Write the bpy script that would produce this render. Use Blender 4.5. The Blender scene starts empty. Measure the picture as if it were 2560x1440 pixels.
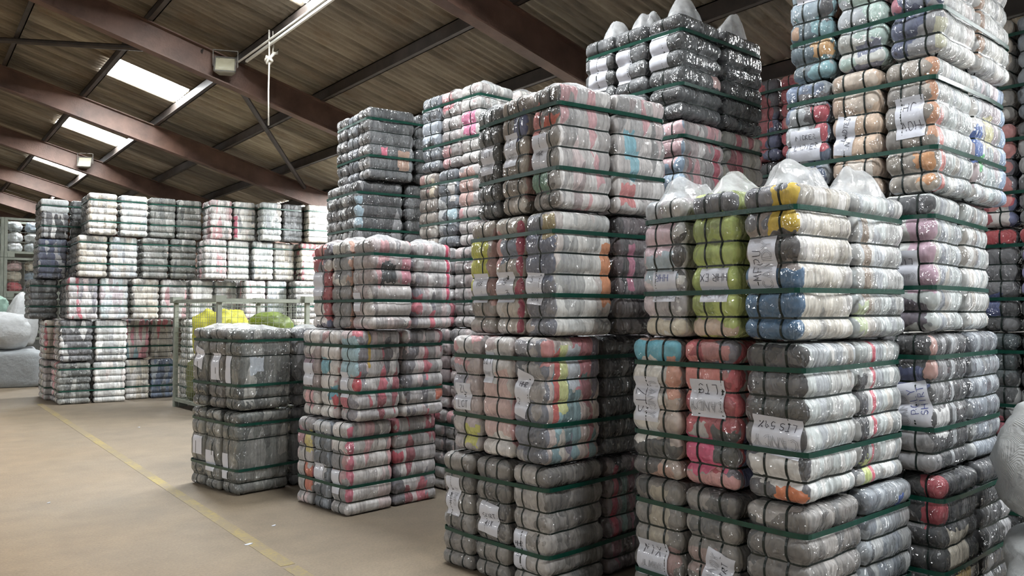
import bpy, math, random
from mathutils import Vector, Matrix, noise

# ------------------------------------------------------------------ camera, world, light, exposure
F_PX = 2000.0                      # focal length in pixels of the 2560 x 1440 frame
HORIZON = 780.0
EYE = 1.71
YAW = math.radians(37.5)           # building axes: X right-back, Y left-back as seen by the camera
SC = bpy.context.scene
COL = SC.collection
cam_d = bpy.data.cameras.new('camera'); cam_d.sensor_width = 36.0; cam_d.lens = 36.0 * F_PX / 2560.0
cam_d.clip_start = 0.05; cam_d.clip_end = 200
cam = bpy.data.objects.new('camera', cam_d); COL.objects.link(cam)
cam.location = (0, 0, EYE)
cam.rotation_euler = (math.pi / 2 + math.atan((HORIZON - 720) / F_PX), 0, -YAW)
SC.camera = cam
vs = SC.view_settings
vs.view_transform = 'Standard'; vs.look = 'None'; vs.gamma = 1.0; vs.use_curve_mapping = False
vs.exposure = -0.12
cy = SC.cycles
cy.max_bounces = 5; cy.diffuse_bounces = 3; cy.glossy_bounces = 2; cy.transmission_bounces = 2; cy.transparent_max_bounces = 5
cy.use_adaptive_sampling = True; cy.adaptive_threshold = 0.08; cy.adaptive_min_samples = 12

world = bpy.data.worlds.new('overcast_sky'); SC.world = world; world.use_nodes = True
bg = world.node_tree.nodes['Background']; bg.inputs[0].default_value = (0.93, 0.97, 1.0, 1); bg.inputs[1].default_value = 1.3
SKYLIGHT_STRENGTH = 78.0

def c2w(xc, yc):                   # point seen by the camera (right, forward) -> building axes
    return (xc * math.cos(YAW) + yc * math.sin(YAW), -xc * math.sin(YAW) + yc * math.cos(YAW))
def px(x, depth):                  # ground position under a picture column at a depth
    return c2w((x - 1280) / F_PX * depth, depth)

# ------------------------------------------------------------------ helpers
def link(o, parent=None):
    COL.objects.link(o)
    if parent is not None: o.parent = parent
    return o
def mesh(name, v, f, mat=None, smooth=False):
    m = bpy.data.meshes.new(name); m.from_pydata([tuple(p) for p in v], [], f); m.update()
    if smooth: m.polygons.foreach_set('use_smooth', [True] * len(m.polygons))
    if mat: m.materials.append(mat)
    return m
def obj(name, m, parent=None, loc=None, rz=0):
    o = bpy.data.objects.new(name, m); link(o, parent)
    if loc is not None: o.location = loc
    if rz: o.rotation_euler = (0, 0, rz)
    return o
def empty(name, loc=(0, 0, 0), rz=0, scale=None):
    o = bpy.data.objects.new(name, None); o.empty_display_size = 0.1; link(o)
    o.location = loc; o.rotation_euler = (0, 0, rz)
    if scale: o.scale = scale
    return o
def tag(o, label, cat, group=None):
    o['label'] = label; o['category'] = cat
    if group: o['group'] = group
    return o
def struct(o, label=None, cat=None):
    o['kind'] = 'structure'
    if label: o['label'] = label
    if cat: o['category'] = cat
    return o
class MB:
    def __init__(s): s.v = []; s.f = []
    def box(s, x0, x1, y0, y1, z0, z1):
        b = len(s.v)
        s.v += [(x0,y0,z0),(x1,y0,z0),(x1,y1,z0),(x0,y1,z0),(x0,y0,z1),(x1,y0,z1),(x1,y1,z1),(x0,y1,z1)]
        s.f += [tuple(b+i for i in q) for q in ((0,3,2,1),(4,5,6,7),(0,1,5,4),(1,2,6,5),(2,3,7,6),(3,0,4,7))]
        return s
    def prism(s, pts, p0, p1):        # closed 2-D outline swept from frame p0 to p1 (functions (u,v)->xyz)
        b = len(s.v); n = len(pts)
        s.v += [p0(u, w) for u, w in pts] + [p1(u, w) for u, w in pts]
        s.f += [(b+i, b+(i+1) % n, b+n+(i+1) % n, b+n+i) for i in range(n)]
        s.f += [tuple(b+i for i in reversed(range(n))), tuple(b+n+i for i in range(n))]
        return s
    def bar(s, a, c, r, n=6):
        a = Vector(a); c = Vector(c); d = (c-a).normalized()
        up = Vector((0,0,1)) if abs(d.z) < 0.9 else Vector((1,0,0))
        e1 = d.cross(up).normalized(); e2 = d.cross(e1)
        b = len(s.v)
        for P in (a, c):
            for k in range(n):
                t = 2*math.pi*(k+.5)/n; s.v.append(tuple(P + e1*math.cos(t)*r + e2*math.sin(t)*r))
        s.f += [(b+k, b+(k+1) % n, b+n+(k+1) % n, b+n+k) for k in range(n)]
        s.f += [tuple(b+k for k in reversed(range(n))), tuple(b+n+k for k in range(n))]
        return s
    def tube(s, pts, r, n=6, taper=None):
        pts = [Vector(p) for p in pts]; b = len(s.v); m = len(pts)
        for i, P in enumerate(pts):
            d = (pts[min(i+1, m-1)] - pts[max(i-1, 0)]).normalized()
            up = Vector((0,0,1)) if abs(d.z) < 0.9 else Vector((1,0,0))
            e1 = d.cross(up).normalized(); e2 = d.cross(e1)
            rr = r if taper is None else r*taper[i]
            for k in range(n):
                t = 2*math.pi*k/n; s.v.append(tuple(P + e1*math.cos(t)*rr + e2*math.sin(t)*rr))
        for i in range(m-1):
            s.f += [(b+i*n+k, b+i*n+(k+1) % n, b+(i+1)*n+(k+1) % n, b+(i+1)*n+k) for k in range(n)]
        s.f += [tuple(b+k for k in reversed(range(n))), tuple(b+(m-1)*n+k for k in range(n))]
        return s
    def mesh(s, name, mat, smooth=False): return mesh(name, s.v, s.f, mat, smooth)
    def build(s, name, mat, parent=None, smooth=False): return obj(name, s.mesh(name, mat, smooth), parent)

# ------------------------------------------------------------------ materials
def new_mat(name):
    m = bpy.data.materials.new(name); m.use_nodes = True
    nt = m.node_tree; bs = nt.nodes['Principled BSDF']
    return m, nt, bs
class N:                              # tiny node-graph writer
    def __init__(s, nt): s.nt = nt
    def add(s, t, **kw):
        n = s.nt.nodes.new(t)
        for k, v in kw.items(): setattr(n, k, v)
        return n
    def put(s, sock, v):
        if hasattr(v, 'is_linked') or isinstance(v, bpy.types.NodeSocket): s.nt.links.new(v, sock)
        else: sock.default_value = v
    def math(s, op, a, b=None, c=None, clamp=False):
        n = s.add('ShaderNodeMath', operation=op, use_clamp=clamp); s.put(n.inputs[0], a)
        if b is not None: s.put(n.inputs[1], b)
        if c is not None: s.put(n.inputs[2], c)
        return n.outputs[0]
    def vmath(s, op, a, b=None):
        n = s.add('ShaderNodeVectorMath', operation=op); s.put(n.inputs[0], a)
        if b is not None: s.put(n.inputs[1], b)
        return n.outputs[0]
    def mix(s, fac, a, b, mode='MIX'):
        n = s.add('ShaderNodeMix', data_type='RGBA', blend_type=mode); s.put(n.inputs[0], fac)
        s.put(n.inputs[6], a); s.put(n.inputs[7], b); return n.outputs[2]
    def noise(s, vec, scale, detail=2.0, rough=0.5):
        n = s.add('ShaderNodeTexNoise'); n.inputs['Scale'].default_value = scale
        n.inputs['Detail'].default_value = detail; n.inputs['Roughness'].default_value = rough
        if vec is not None: s.nt.links.new(vec, n.inputs['Vector'])
        return n
    def ramp(s, fac, stops, interp='LINEAR'):
        n = s.add('ShaderNodeValToRGB'); n.color_ramp.interpolation = interp
        e = n.color_ramp.elements
        while len(e) < len(stops): e.new(0.5)
        for i, (p, c) in enumerate(stops): e[i].position = p; e[i].color = (*c, 1) if len(c) == 3 else c
        s.nt.links.new(fac, n.inputs[0]); return n.outputs[0]
    def bump(s, h, strength, dist):
        n = s.add('ShaderNodeBump'); n.inputs['Strength'].default_value = strength
        n.inputs['Distance'].default_value = dist; s.nt.links.new(h, n.inputs['Height']); return n.outputs[0]
def simple(name, col, rough=0.6, metal=0.0, nscale=8.0, var=0.25, bump=0.0, bscale=60.0, coat=0.0):
    m, nt, bs = new_mat(name); g = N(nt)
    tc = g.add('ShaderNodeTexCoord').outputs['Object']
    nz = g.noise(tc, nscale, 4.0, 0.6)
    lo = tuple(c*(1-var) for c in col); hi = tuple(min(1, c*(1+var)) for c in col)
    g.put(bs.inputs['Base Color'], g.ramp(nz.outputs[0], [(0.3, lo), (0.7, hi)]))
    bs.inputs['Roughness'].default_value = rough; bs.inputs['Metallic'].default_value = metal
    bs.inputs['Coat Weight'].default_value = coat
    if bump: g.put(bs.inputs['Normal'], g.bump(g.noise(tc, bscale, 3.0).outputs[0], bump, 0.01))
    return m

def bale_material(nacc, split):
    """cloth seen through clear film; named value nodes are set per bale: seed, c1..c5 (ends), s1..s5 (sides), p/h/a per garment box"""
    m, nt, bs = new_mat('wrapped_clothes'); g = N(nt)
    tc = g.add('ShaderNodeTexCoord').outputs['Object']
    def rgb(nm):
        n = g.add('ShaderNodeRGB'); n.name = nm; return n.outputs[0]
    def vec(nm):
        n = g.add('ShaderNodeCombineXYZ'); n.name = nm; return n.outputs[0]
    p = g.vmath('ADD', tc, vec('seed'))
    wn = g.vmath('SUBTRACT', g.noise(p, 8.0, 2.5, 0.62).outputs['Color'], (0.5, 0.5, 0.5))
    w1 = g.vmath('MULTIPLY', wn, (0.045, 0.16, 0.16))
    pw = g.vmath('ADD', p, w1)
    v = g.add('ShaderNodeTexVoronoi'); v.inputs['Scale'].default_value = 1.0
    g.put(v.inputs['Vector'], g.vmath('MULTIPLY', pw, (11.0, 5.0, 3.0)))
    sep = g.add('ShaderNodeSeparateColor'); g.put(sep.inputs[0], v.outputs['Color'])
    r = sep.outputs[0]
    def pick(k0):
        col = rgb(k0+'1')
        for k, th in enumerate((0.34, 0.57, 0.75, 0.89)):
            col = g.mix(g.math('GREATER_THAN', r, th), col, rgb(k0+str(k+2)))
        return col
    col = pick('c')
    if split:                          # another garment is laid over the bale's end
        sx = g.add('ShaderNodeSeparateXYZ'); g.put(sx.inputs[0], g.vmath('ADD', tc, w1))
        col = g.mix(g.math('GREATER_THAN', g.math('ABSOLUTE', sx.outputs[0]), 0.262), pick('s'), col)
    # every garment a little lighter or darker
    col = g.mix(1.0, col, g.ramp(sep.outputs[1], [(0, (0.62,)*3), (1, (1.25,)*3)]), 'MULTIPLY')
    # folds of the cloth: thin layers pressed along the long axis
    fold = g.noise(g.vmath('MULTIPLY', pw, (48.0, 8.0, 2.6)), 1.0, 1.0).outputs[0]
    col = g.mix(0.5, col, g.ramp(fold, [(0.30, (0.42,)*3), (0.45, (0.9,)*3), (0.65, (1.2,)*3)]), 'MULTIPLY')
    weave = g.noise(p, 26.0, 2.0).outputs[0]
    col = g.mix(0.5, col, g.ramp(weave, [(0.3, (0.72,)*3), (0.7, (1.18,)*3)]), 'MULTIPLY')
    # single garments seen through the film, placed by box (centre, half size)
    if nacc:
        wc = g.vmath('ADD', tc, g.vmath('MULTIPLY', wn, (0.05, 0.17, 0.19)))
        wv = g.ramp(weave, [(0.3, (0.7,)*3), (0.7, (1.25,)*3)])
    for k in range(nacc):
        d = g.vmath('DIVIDE', g.vmath('ABSOLUTE', g.vmath('SUBTRACT', wc, vec('p%d' % k))), vec('h%d' % k))
        s = g.add('ShaderNodeSeparateXYZ'); g.put(s.inputs[0], d)
        mx = g.math('MAXIMUM', g.math('MAXIMUM', s.outputs[0], s.outputs[1]), s.outputs[2])
        col = g.mix(g.math('LESS_THAN', mx, 1.0), col, g.mix(0.45, rgb('a%d' % k), wv, 'MULTIPLY'))
    # the clear film greys everything a little
    col = g.mix(0.10, col, (0.62, 0.64, 0.66, 1))
    g.put(bs.inputs['Base Color'], col)
    bs.inputs['Roughness'].default_value = 0.55
    bs.inputs['Specular IOR Level'].default_value = 0.35
    bs.inputs['Coat Weight'].default_value = 1.0
    bs.inputs['Coat Roughness'].default_value = 0.08
    bs.inputs['Coat IOR'].default_value = 1.64
    # soft fabric relief and crisp film creases
    soft = g.noise(g.vmath('MULTIPLY', p, (1.6, 1.0, 0.7)), 16.0, 1.0).outputs[0]
    g.put(bs.inputs['Normal'], g.bump(soft, 0.6, 0.02))
    cr = g.noise(g.vmath('MULTIPLY', pw, (20.0, 20.0, 6.5)), 1.0, 1.5, 0.5)
    ridge = g.math('ABSOLUTE', g.math('SUBTRACT', cr.outputs[0], 0.5))
    cr2 = g.noise(g.vmath('MULTIPLY', p, (10.0, 10.0, 9.0)), 1.0, 0.0).outputs[0]
    hh = g.math('ADD', ridge, g.math('MULTIPLY', cr2, 0.9))
    g.put(bs.inputs['Coat Normal'], g.bump(hh, 1.0, 0.12))
    return m
MAT = {}
BALE_T = {(n, sp): bale_material(n, sp) for n in range(5) for sp in (False, True)}
MAT['bale'] = BALE_T[(0, False)]
MAT['strap'] = simple('black_green_strap', (0.008, 0.016, 0.014), 0.38, 0, 30, 0.3)
MAT['band'] = simple('green_polyester_band', (0.004, 0.050, 0.034), 0.28, 0, 25, 0.25, 0.1, 200)
MAT['paper'] = simple('white_paper', (0.66, 0.68, 0.76), 0.4, 0, 12, 0.05, 0.1, 30, 0.6)
MAT['marker'] = simple('marker_ink', (0.03, 0.03, 0.05), 0.5)
MAT['bluemarker'] = simple('blue_marker_ink', (0.03, 0.05, 0.25), 0.5)
MAT['print'] = simple('grey_print', (0.33, 0.34, 0.37), 0.5)
MAT['steel'] = simple('rusty_red_steel', (0.12, 0.066, 0.047), 0.55, 0, 2.5, 0.4, 0.25, 40)
MAT['purlin'] = simple('dark_steel', (0.042, 0.033, 0.028), 0.6, 0, 4, 0.4)
MAT['cage'] = simple('grey_green_painted_steel', (0.20, 0.215, 0.18), 0.5, 0.1, 6, 0.2)
MAT['white'] = simple('white_conduit', (0.7, 0.7, 0.66), 0.4, 0, 5, 0.1)
MAT['rope'] = simple('pale_rope', (0.6, 0.58, 0.52), 0.8, 0, 40, 0.2)
MAT['lampbody'] = simple('cast_grey_lamp_body', (0.22, 0.21, 0.19), 0.5, 0.4, 12, 0.2)
MAT['reflector'] = simple('aged_reflector', (0.62, 0.57, 0.38), 0.28, 0.6, 18, 0.25, 0.3, 30)
def glass_mat():
    m, nt, bs = new_mat('lamp_glass'); g = N(nt)
    tc = g.add('ShaderNodeTexCoord').outputs['Object']
    g.put(bs.inputs['Base Color'], g.ramp(g.noise(tc, 9, 3).outputs[0], [(0.3, (0.75, 0.72, 0.55)), (0.7, (0.9, 0.88, 0.7))]))
    bs.inputs['Alpha'].default_value = 0.35; bs.inputs['Roughness'].default_value = 0.12
    return m
MAT['glass'] = glass_mat()
def film_mat():
    m, nt, bs = new_mat('crumpled_clear_film'); g = N(nt)
    tc = g.add('ShaderNodeTexCoord').outputs['Object']
    cr = g.noise(tc, 11, 3, 0.55).outputs[0]
    bs.inputs['Base Color'].default_value = (0.86, 0.88, 0.9, 1)
    g.put(bs.inputs['Alpha'], g.ramp(cr, [(0.3, (0.30,)*3), (0.7, (0.62,)*3)]))
    bs.inputs['Roughness'].default_value = 0.22; bs.inputs['Coat Weight'].default_value = 0.5
    g.put(bs.inputs['Normal'], g.bump(cr, 0.5, 0.03))
    return m
MAT['film'] = film_mat()
def sack_mat(name, col, sheen=0.5):
    m, nt, bs = new_mat(name); g = N(nt)
    tc = g.add('ShaderNodeTexCoord').outputs['Object']
    nz = g.noise(tc, 5, 4, 0.6).outputs[0]
    g.put(bs.inputs['Base Color'], g.ramp(nz, [(0.3, tuple(c*0.82 for c in col)), (0.7, col)]))
    bs.inputs['Roughness'].default_value = sheen
    w = g.add('ShaderNodeTexWave'); w.inputs['Scale'].default_value = 90; w.inputs['Distortion'].default_value = 1.0
    g.nt.links.new(tc, w.inputs['Vector'])
    h = g.math('ADD', g.math('MULTIPLY', w.outputs[1], 0.06), g.noise(tc, 9, 4, 0.55).outputs[0])
    g.put(bs.inputs['Normal'], g.bump(h, 0.6, 0.05))
    return m
MAT['sack_white'] = sack_mat('white_woven_sack', (0.62, 0.64, 0.65))
MAT['sack_grey'] = sack_mat('grey_woven_sack', (0.42, 0.45, 0.47))
MAT['sack_yellow'] = sack_mat('yellow_net_sack', (0.48, 0.46, 0.03), 0.6)
MAT['sack_olive'] = sack_mat('olive_sack', (0.12, 0.17, 0.02), 0.45)
MAT['sack_moss'] = sack_mat('moss_net_sack', (0.16, 0.17, 0.06), 0.7)
MAT['sack_green'] = sack_mat('pale_green_sack', (0.32, 0.48, 0.40))
MAT['sack_red'] = sack_mat('red_sack', (0.55, 0.16, 0.17))
MAT['sack_pink'] = sack_mat('pink_sack', (0.66, 0.48, 0.47))
MAT['sack_blue'] = sack_mat('blue_grey_sack', (0.30, 0.36, 0.42))
MAT['sack_cream'] = sack_mat('cream_sack', (0.58, 0.52, 0.42))

def floor_mat():
    m, nt, bs = new_mat('worn_concrete'); g = N(nt)
    pos = g.add('ShaderNodeNewGeometry').outputs['Position']
    big = g.noise(pos, 0.35, 3, 0.55).outputs[0]
    mid = g.noise(pos, 2.6, 5, 0.65).outputs[0]
    fine = g.noise(pos, 55, 4, 0.7).outputs[0]
    sx = g.add('ShaderNodeSeparateXYZ'); g.put(sx.inputs[0], pos)
    walk = g.math('ADD', g.math('MULTIPLY', sx.outputs[0], 0.55), g.math('MULTIPLY', g.math('SUBTRACT', big, 0.5), 2.2))
    base = g.ramp(g.math('MULTIPLY_ADD', walk, 0.5, 0.0, True), [(0.12, (0.25, 0.175, 0.100)), (0.5, (0.205, 0.160, 0.108)), (1.0, (0.150, 0.122, 0.090))])
    base = g.mix(0.6, base, g.ramp(mid, [(0.3, (0.72,)*3), (0.7, (1.2,)*3)]), 'MULTIPLY')
    base = g.mix(0.55, base, g.ramp(fine, [(0.3, (0.68,)*3), (0.7, (1.28,)*3)]), 'MULTIPLY')
    g.put(bs.inputs['Base Color'], base)
    bs.inputs['Roughness'].default_value = 0.62
    g.put(bs.inputs['Normal'], g.bump(fine, 0.25, 0.01))
    return m
MAT['floor'] = floor_mat()
def line_mat():
    m, nt, bs = new_mat('worn_yellow_paint'); g = N(nt)
    pos = g.add('ShaderNodeNewGeometry').outputs['Position']
    wear = g.noise(pos, 1.1, 4, 0.7).outputs[0]; fine = g.noise(pos, 30, 3, 0.7).outputs[0]
    k = g.math('ADD', g.math('MULTIPLY', wear, 0.75), g.math('MULTIPLY', fine, 0.35))
    g.put(bs.inputs['Base Color'], g.ramp(k, [(0.42, (0.36, 0.28, 0.06)), (0.50, (0.28, 0.215, 0.08)), (0.60, (0.21, 0.165, 0.10))]))
    bs.inputs['Roughness'].default_value = 0.65
    return m
MAT['line'] = line_mat()
def roof_mat():
    m, nt, bs = new_mat('stained_fibre_cement'); g = N(nt)
    pos = g.add('ShaderNodeNewGeometry').outputs['Position']
    rnd = g.add('ShaderNodeObjectInfo').outputs['Random']
    st = g.noise(g.vmath('MULTIPLY', pos, (0.7, 5.0, 0.7)), 1.0, 5, 0.65).outputs[0]
    sp = g.noise(pos, 1.7, 5, 0.7).outputs[0]
    b = g.ramp(st, [(0.3, (0.15, 0.128, 0.098)), (0.55, (0.30, 0.262, 0.205)), (0.75, (0.42, 0.375, 0.295))])
    b = g.mix(g.ramp(sp, [(0.5, (0,)*3), (0.72, (0.6,)*3)]), b, (0.20, 0.135, 0.075, 1))
    b = g.mix(1.0, b, g.ramp(rnd, [(0, (0.62,)*3), (1, (1.15,)*3)]), 'MULTIPLY')
    g.put(bs.inputs['Base Color'], b); bs.inputs['Roughness'].default_value = 0.9
    g.put(bs.inputs['Normal'], g.bump(g.noise(pos, 60, 3).outputs[0], 0.3, 0.01))
    return m
MAT['roof'] = roof_mat()
def skylight_mat():
    m, nt, bs = new_mat('translucent_sheet_daylight'); g = N(nt)
    tc = g.add('ShaderNodeTexCoord').outputs['Object']
    d = g.noise(tc, 3, 3).outputs[0]
    bs.inputs['Base Color'].default_value = (0.8, 0.82, 0.82, 1)
    g.put(bs.inputs['Emission Color'], g.ramp(d, [(0.3, (0.90, 0.95, 0.97)), (0.7, (1.0, 1.0, 1.0))]))
    bs.inputs['Emission Strength'].default_value = SKYLIGHT_STRENGTH
    return m
MAT['skylight'] = skylight_mat()
MAT['wall'] = simple('grey_sheet_wall', (0.34, 0.34, 0.32), 0.8, 0, 1.2, 0.25)

# ------------------------------------------------------------------ the hall
R_SLOPE = math.tan(math.radians(15.5)); ROOF0 = 6.64
X_EAVE, X_RIDGE, X_LEFT, Y0, Y1 = 9.9, -3.0, -15.9, -5.0, 41.0
def roof_z(x): return ROOF0 - R_SLOPE * x if x > X_RIDGE else ROOF0 - R_SLOPE * (2*X_RIDGE - x)
Z_EAVE = roof_z(X_EAVE)
BAY, RAFT0 = 4.87, 11.6
PURL = [2.68 + 1.25*k for k in range(-4, 6)]

fm = MB().box(X_LEFT, X_EAVE, Y0, Y1, -0.2, 0.0)
floor = struct(fm.build('floor', MAT['floor']), 'worn brown-grey concrete warehouse floor')
# painted line on the floor, parallel to the hall
ln = MB()
lx, lw = 0.0, 0.05
def floor_pt(x, y):
    dep = EYE * F_PX / (y - HORIZON); return px(x, dep)
LX = sum(floor_pt(*p)[0] for p in ((760, 1440), (370, 1185), (200, 1062))) / 3
for a, b in ((1.2, 5.2), (5.25, 9.0), (9.0, 13.0), (13.0, 17.2)):
    ln.box(LX-lw, LX+lw, a, b, 0.0, 0.002)
o = ln.build('floor_line', MAT['line'], floor); o['label'] = 'worn yellow painted line'

# walls
GAP = 0.0
def wall_box(name, x0, x1, y0, y1, z0, z1, label):
    return struct(MB().box(x0, x1, y0, y1, z0, z1).build(name, MAT['wall']), label)
DY0, DY1, DZ = 10.2, 15.4, 3.7      # open goods door in the right-hand wall
w = MB().box(X_EAVE, X_EAVE+.15, Y0, DY0, 0, Z_EAVE).box(X_EAVE, X_EAVE+.15, DY1, Y1, 0, Z_EAVE).box(X_EAVE, X_EAVE+.15, DY0, DY1, DZ, Z_EAVE)
struct(w.build('wall_right', MAT['wall']), 'grey side wall with an open goods door')
wall_box('wall_left', X_LEFT-.15, X_LEFT, Y0, Y1, 0, Z_EAVE, 'grey far side wall')
def gable(name, y0, y1, label, hole=None):
    m = MB()
    out = [(X_LEFT, 0), (X_EAVE, 0), (X_EAVE, Z_EAVE), (X_RIDGE, roof_z(X_RIDGE)), (X_LEFT, Z_EAVE)]
    if hole is None:
        m.prism(out, lambda u, v: (u, y0, v), lambda u, v: (u, y1, v))
    else:
        h0, h1, hz = hole
        for pts in ([(X_LEFT, 0), (h0, 0), (h0, hz), (X_LEFT, Z_EAVE)], [(h1, 0), (X_EAVE, 0), (X_EAVE, Z_EAVE), (h1, hz)],
                    [(h0, hz), (h1, hz), (X_EAVE, Z_EAVE), (X_RIDGE, roof_z(X_RIDGE)), (X_LEFT, Z_EAVE)]):
            m.prism(pts, lambda u, v: (u, y0, v), lambda u, v: (u, y1, v))
    return struct(m.build(name, MAT['wall']), label)
gable('wall_back', Y1, Y1+.15, 'grey gable wall at the far end')
HOLE = (1.5, 9.2, 3.6)
gable('wall_front', Y0-.15, Y0, 'gable wall with wide open doors behind the viewer', HOLE)
def portal(name, loc, rot, sx, sy):
    l = bpy.data.lights.new(name, 'AREA'); l.shape = 'RECTANGLE'; l.size = sx; l.size_y = sy; l.cycles.is_portal = True
    o = bpy.data.objects.new(name, l); link(o); o.location = loc; o.rotation_euler = rot; return o
portal('daylight_front_door', ((HOLE[0]+HOLE[1])/2, Y0-.2, HOLE[2]/2), (math.pi/2, 0, 0), HOLE[1]-HOLE[0], HOLE[2])
portal('daylight_side_door', (X_EAVE+.2, (DY0+DY1)/2, DZ/2), (0, math.pi/2, 0), DZ, DY1-DY0)

# corrugated sheets: one mesh shared, one object per sheet where they can be told apart
SHEET_W = BAY/5
def sheet_mesh(length, width, amp=0.026, waves=7):
    v = []; f = []; n = waves*8
    c = math.cos(math.radians(15.5))
    for i in range(n+1):
        y = width*i/n*1.02; z = amp*math.cos(2*math.pi*waves*i/n)
        v += [(0, y, z), (length*1.04, y, z - R_SLOPE*length*1.04 - 0.012)]
    for i in range(n): f.append((2*i, 2*i+1, 2*i+3, 2*i+2))
    return mesh('roof_sheet', v, f, MAT['roof'], True)
SM = sheet_mesh(1.25, SHEET_W)
ceil_m = MB()
def slab(x0, x1, y0, y1):
    def P(x, y, d): return (x, y, roof_z(x)+d)
    b = len(ceil_m.v)
    n = max(1, int((y1-y0)/0.14))*2
    for i in range(n+1):
        y = y0+(y1-y0)*i/n; a = 0.03 if i % 2 else -0.02
        ceil_m.v += [P(x0, y, a), P(x1, y, a)]
    ceil_m.f += [(b+2*i, b+2*i+1, b+2*i+3, b+2*i+2) for i in range(n)]
ROWS = list(range(2, 10))           # purlin rows whose sheets the picture shows
xs_first, xs_last = PURL[ROWS[0]], PURL[ROWS[-1]] if ROWS[-1] < len(PURL) else X_EAVE
YV0, YV1 = 14.27 - 18*SHEET_W, RAFT0 + 4*BAY - .1
ny = int(math.ceil((YV1-YV0)/SHEET_W)); YV1 = YV0 + ny*SHEET_W
slab(X_LEFT-.2, X_RIDGE, Y0-.2, Y1+.2); slab(X_RIDGE, xs_first, Y0-.2, Y1+.2)
slab(xs_first, X_EAVE+.2, Y0-.2, YV0); slab(xs_first, X_EAVE+.2, YV1, Y1+.2)
ceiling = struct(ceil_m.build('ceiling', MAT['roof'], smooth=False), 'stained corrugated fibre-cement roof on steel rafters and purlins')
SKY_Y = [14.27 + BAY*k - (1.0 if k == -1 else 0) for k in range(-3, 6)]      # translucent sheets, one per bay
def sky_index(y): return int(round((y-YV0)/SHEET_W))
sky_cells = {(r, j) for r, j in ({(4, sky_index(y)) for y in SKY_Y} | {(8, sky_index(y)) for y in (-1.5, -.5, 3.2, 9.6, 10.6, 11.6, 12.5, 13.4, 14.4, 19.22, 28.9)}) if 0 <= j < ny}  # second row: mostly unseen sheets, added to light far bales and film
for r in ROWS:
    x0 = PURL[r] if r < len(PURL) else None
    if x0 is None: continue
    for j in range(ny):
        if (r, j) in sky_cells: continue
        o = obj('roof_sheet', SM, ceiling, (x0, YV0+j*SHEET_W, roof_z(x0)+0.012 + (0.006 if j % 2 else 0)))
        if x0 + 1.25 > X_EAVE: o.scale = ((X_EAVE+.2-x0)/1.3, 1, (X_EAVE+.2-x0)/1.3)
# skylights: the seen ones and the unseen ones added for light
def skylight(n, x0, y, far=False):
    v = []; f = []
    for i in range(29):
        yy = SHEET_W*i/28; z = 0.026*math.cos(2*math.pi*7*i/28)
        v += [(0, yy, z), (1.27, yy, z - R_SLOPE*1.27)]
    f = [(2*i, 2*i+1, 2*i+3, 2*i+2) for i in range(28)]
    o = obj('window_%d' % n, mesh('window', v, f, MAT['skylight'], True), None, (x0, y, roof_z(x0)+0.015))
    struct(o, 'bright translucent rooflight sheet between two purlins, in a set partly added for light')
    return o
nsky = 0
for (r, j) in sorted(sky_cells):
    nsky += 1
    skylight(nsky, PURL[r], YV0+j*SHEET_W)
for k in range(-3, 6):               # the other slope of the roof carries the same row
    nsky += 1
    xm = 2*X_RIDGE - PURL[4] - 1.25
    v = []; f = []
    for i in range(3):
        yy = SHEET_W*i/2; v += [(0, yy, -.06), (1.25, yy, R_SLOPE*1.25-.06)]
    f = [(2*i, 2*i+1, 2*i+3, 2*i+2) for i in range(2)]
    struct(obj('window_%d' % nsky, mesh('window', v, f, MAT['skylight'], True), None, (xm, 14.35+BAY*k, roof_z(xm))), 'rooflight sheet on the other roof slope')

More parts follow.
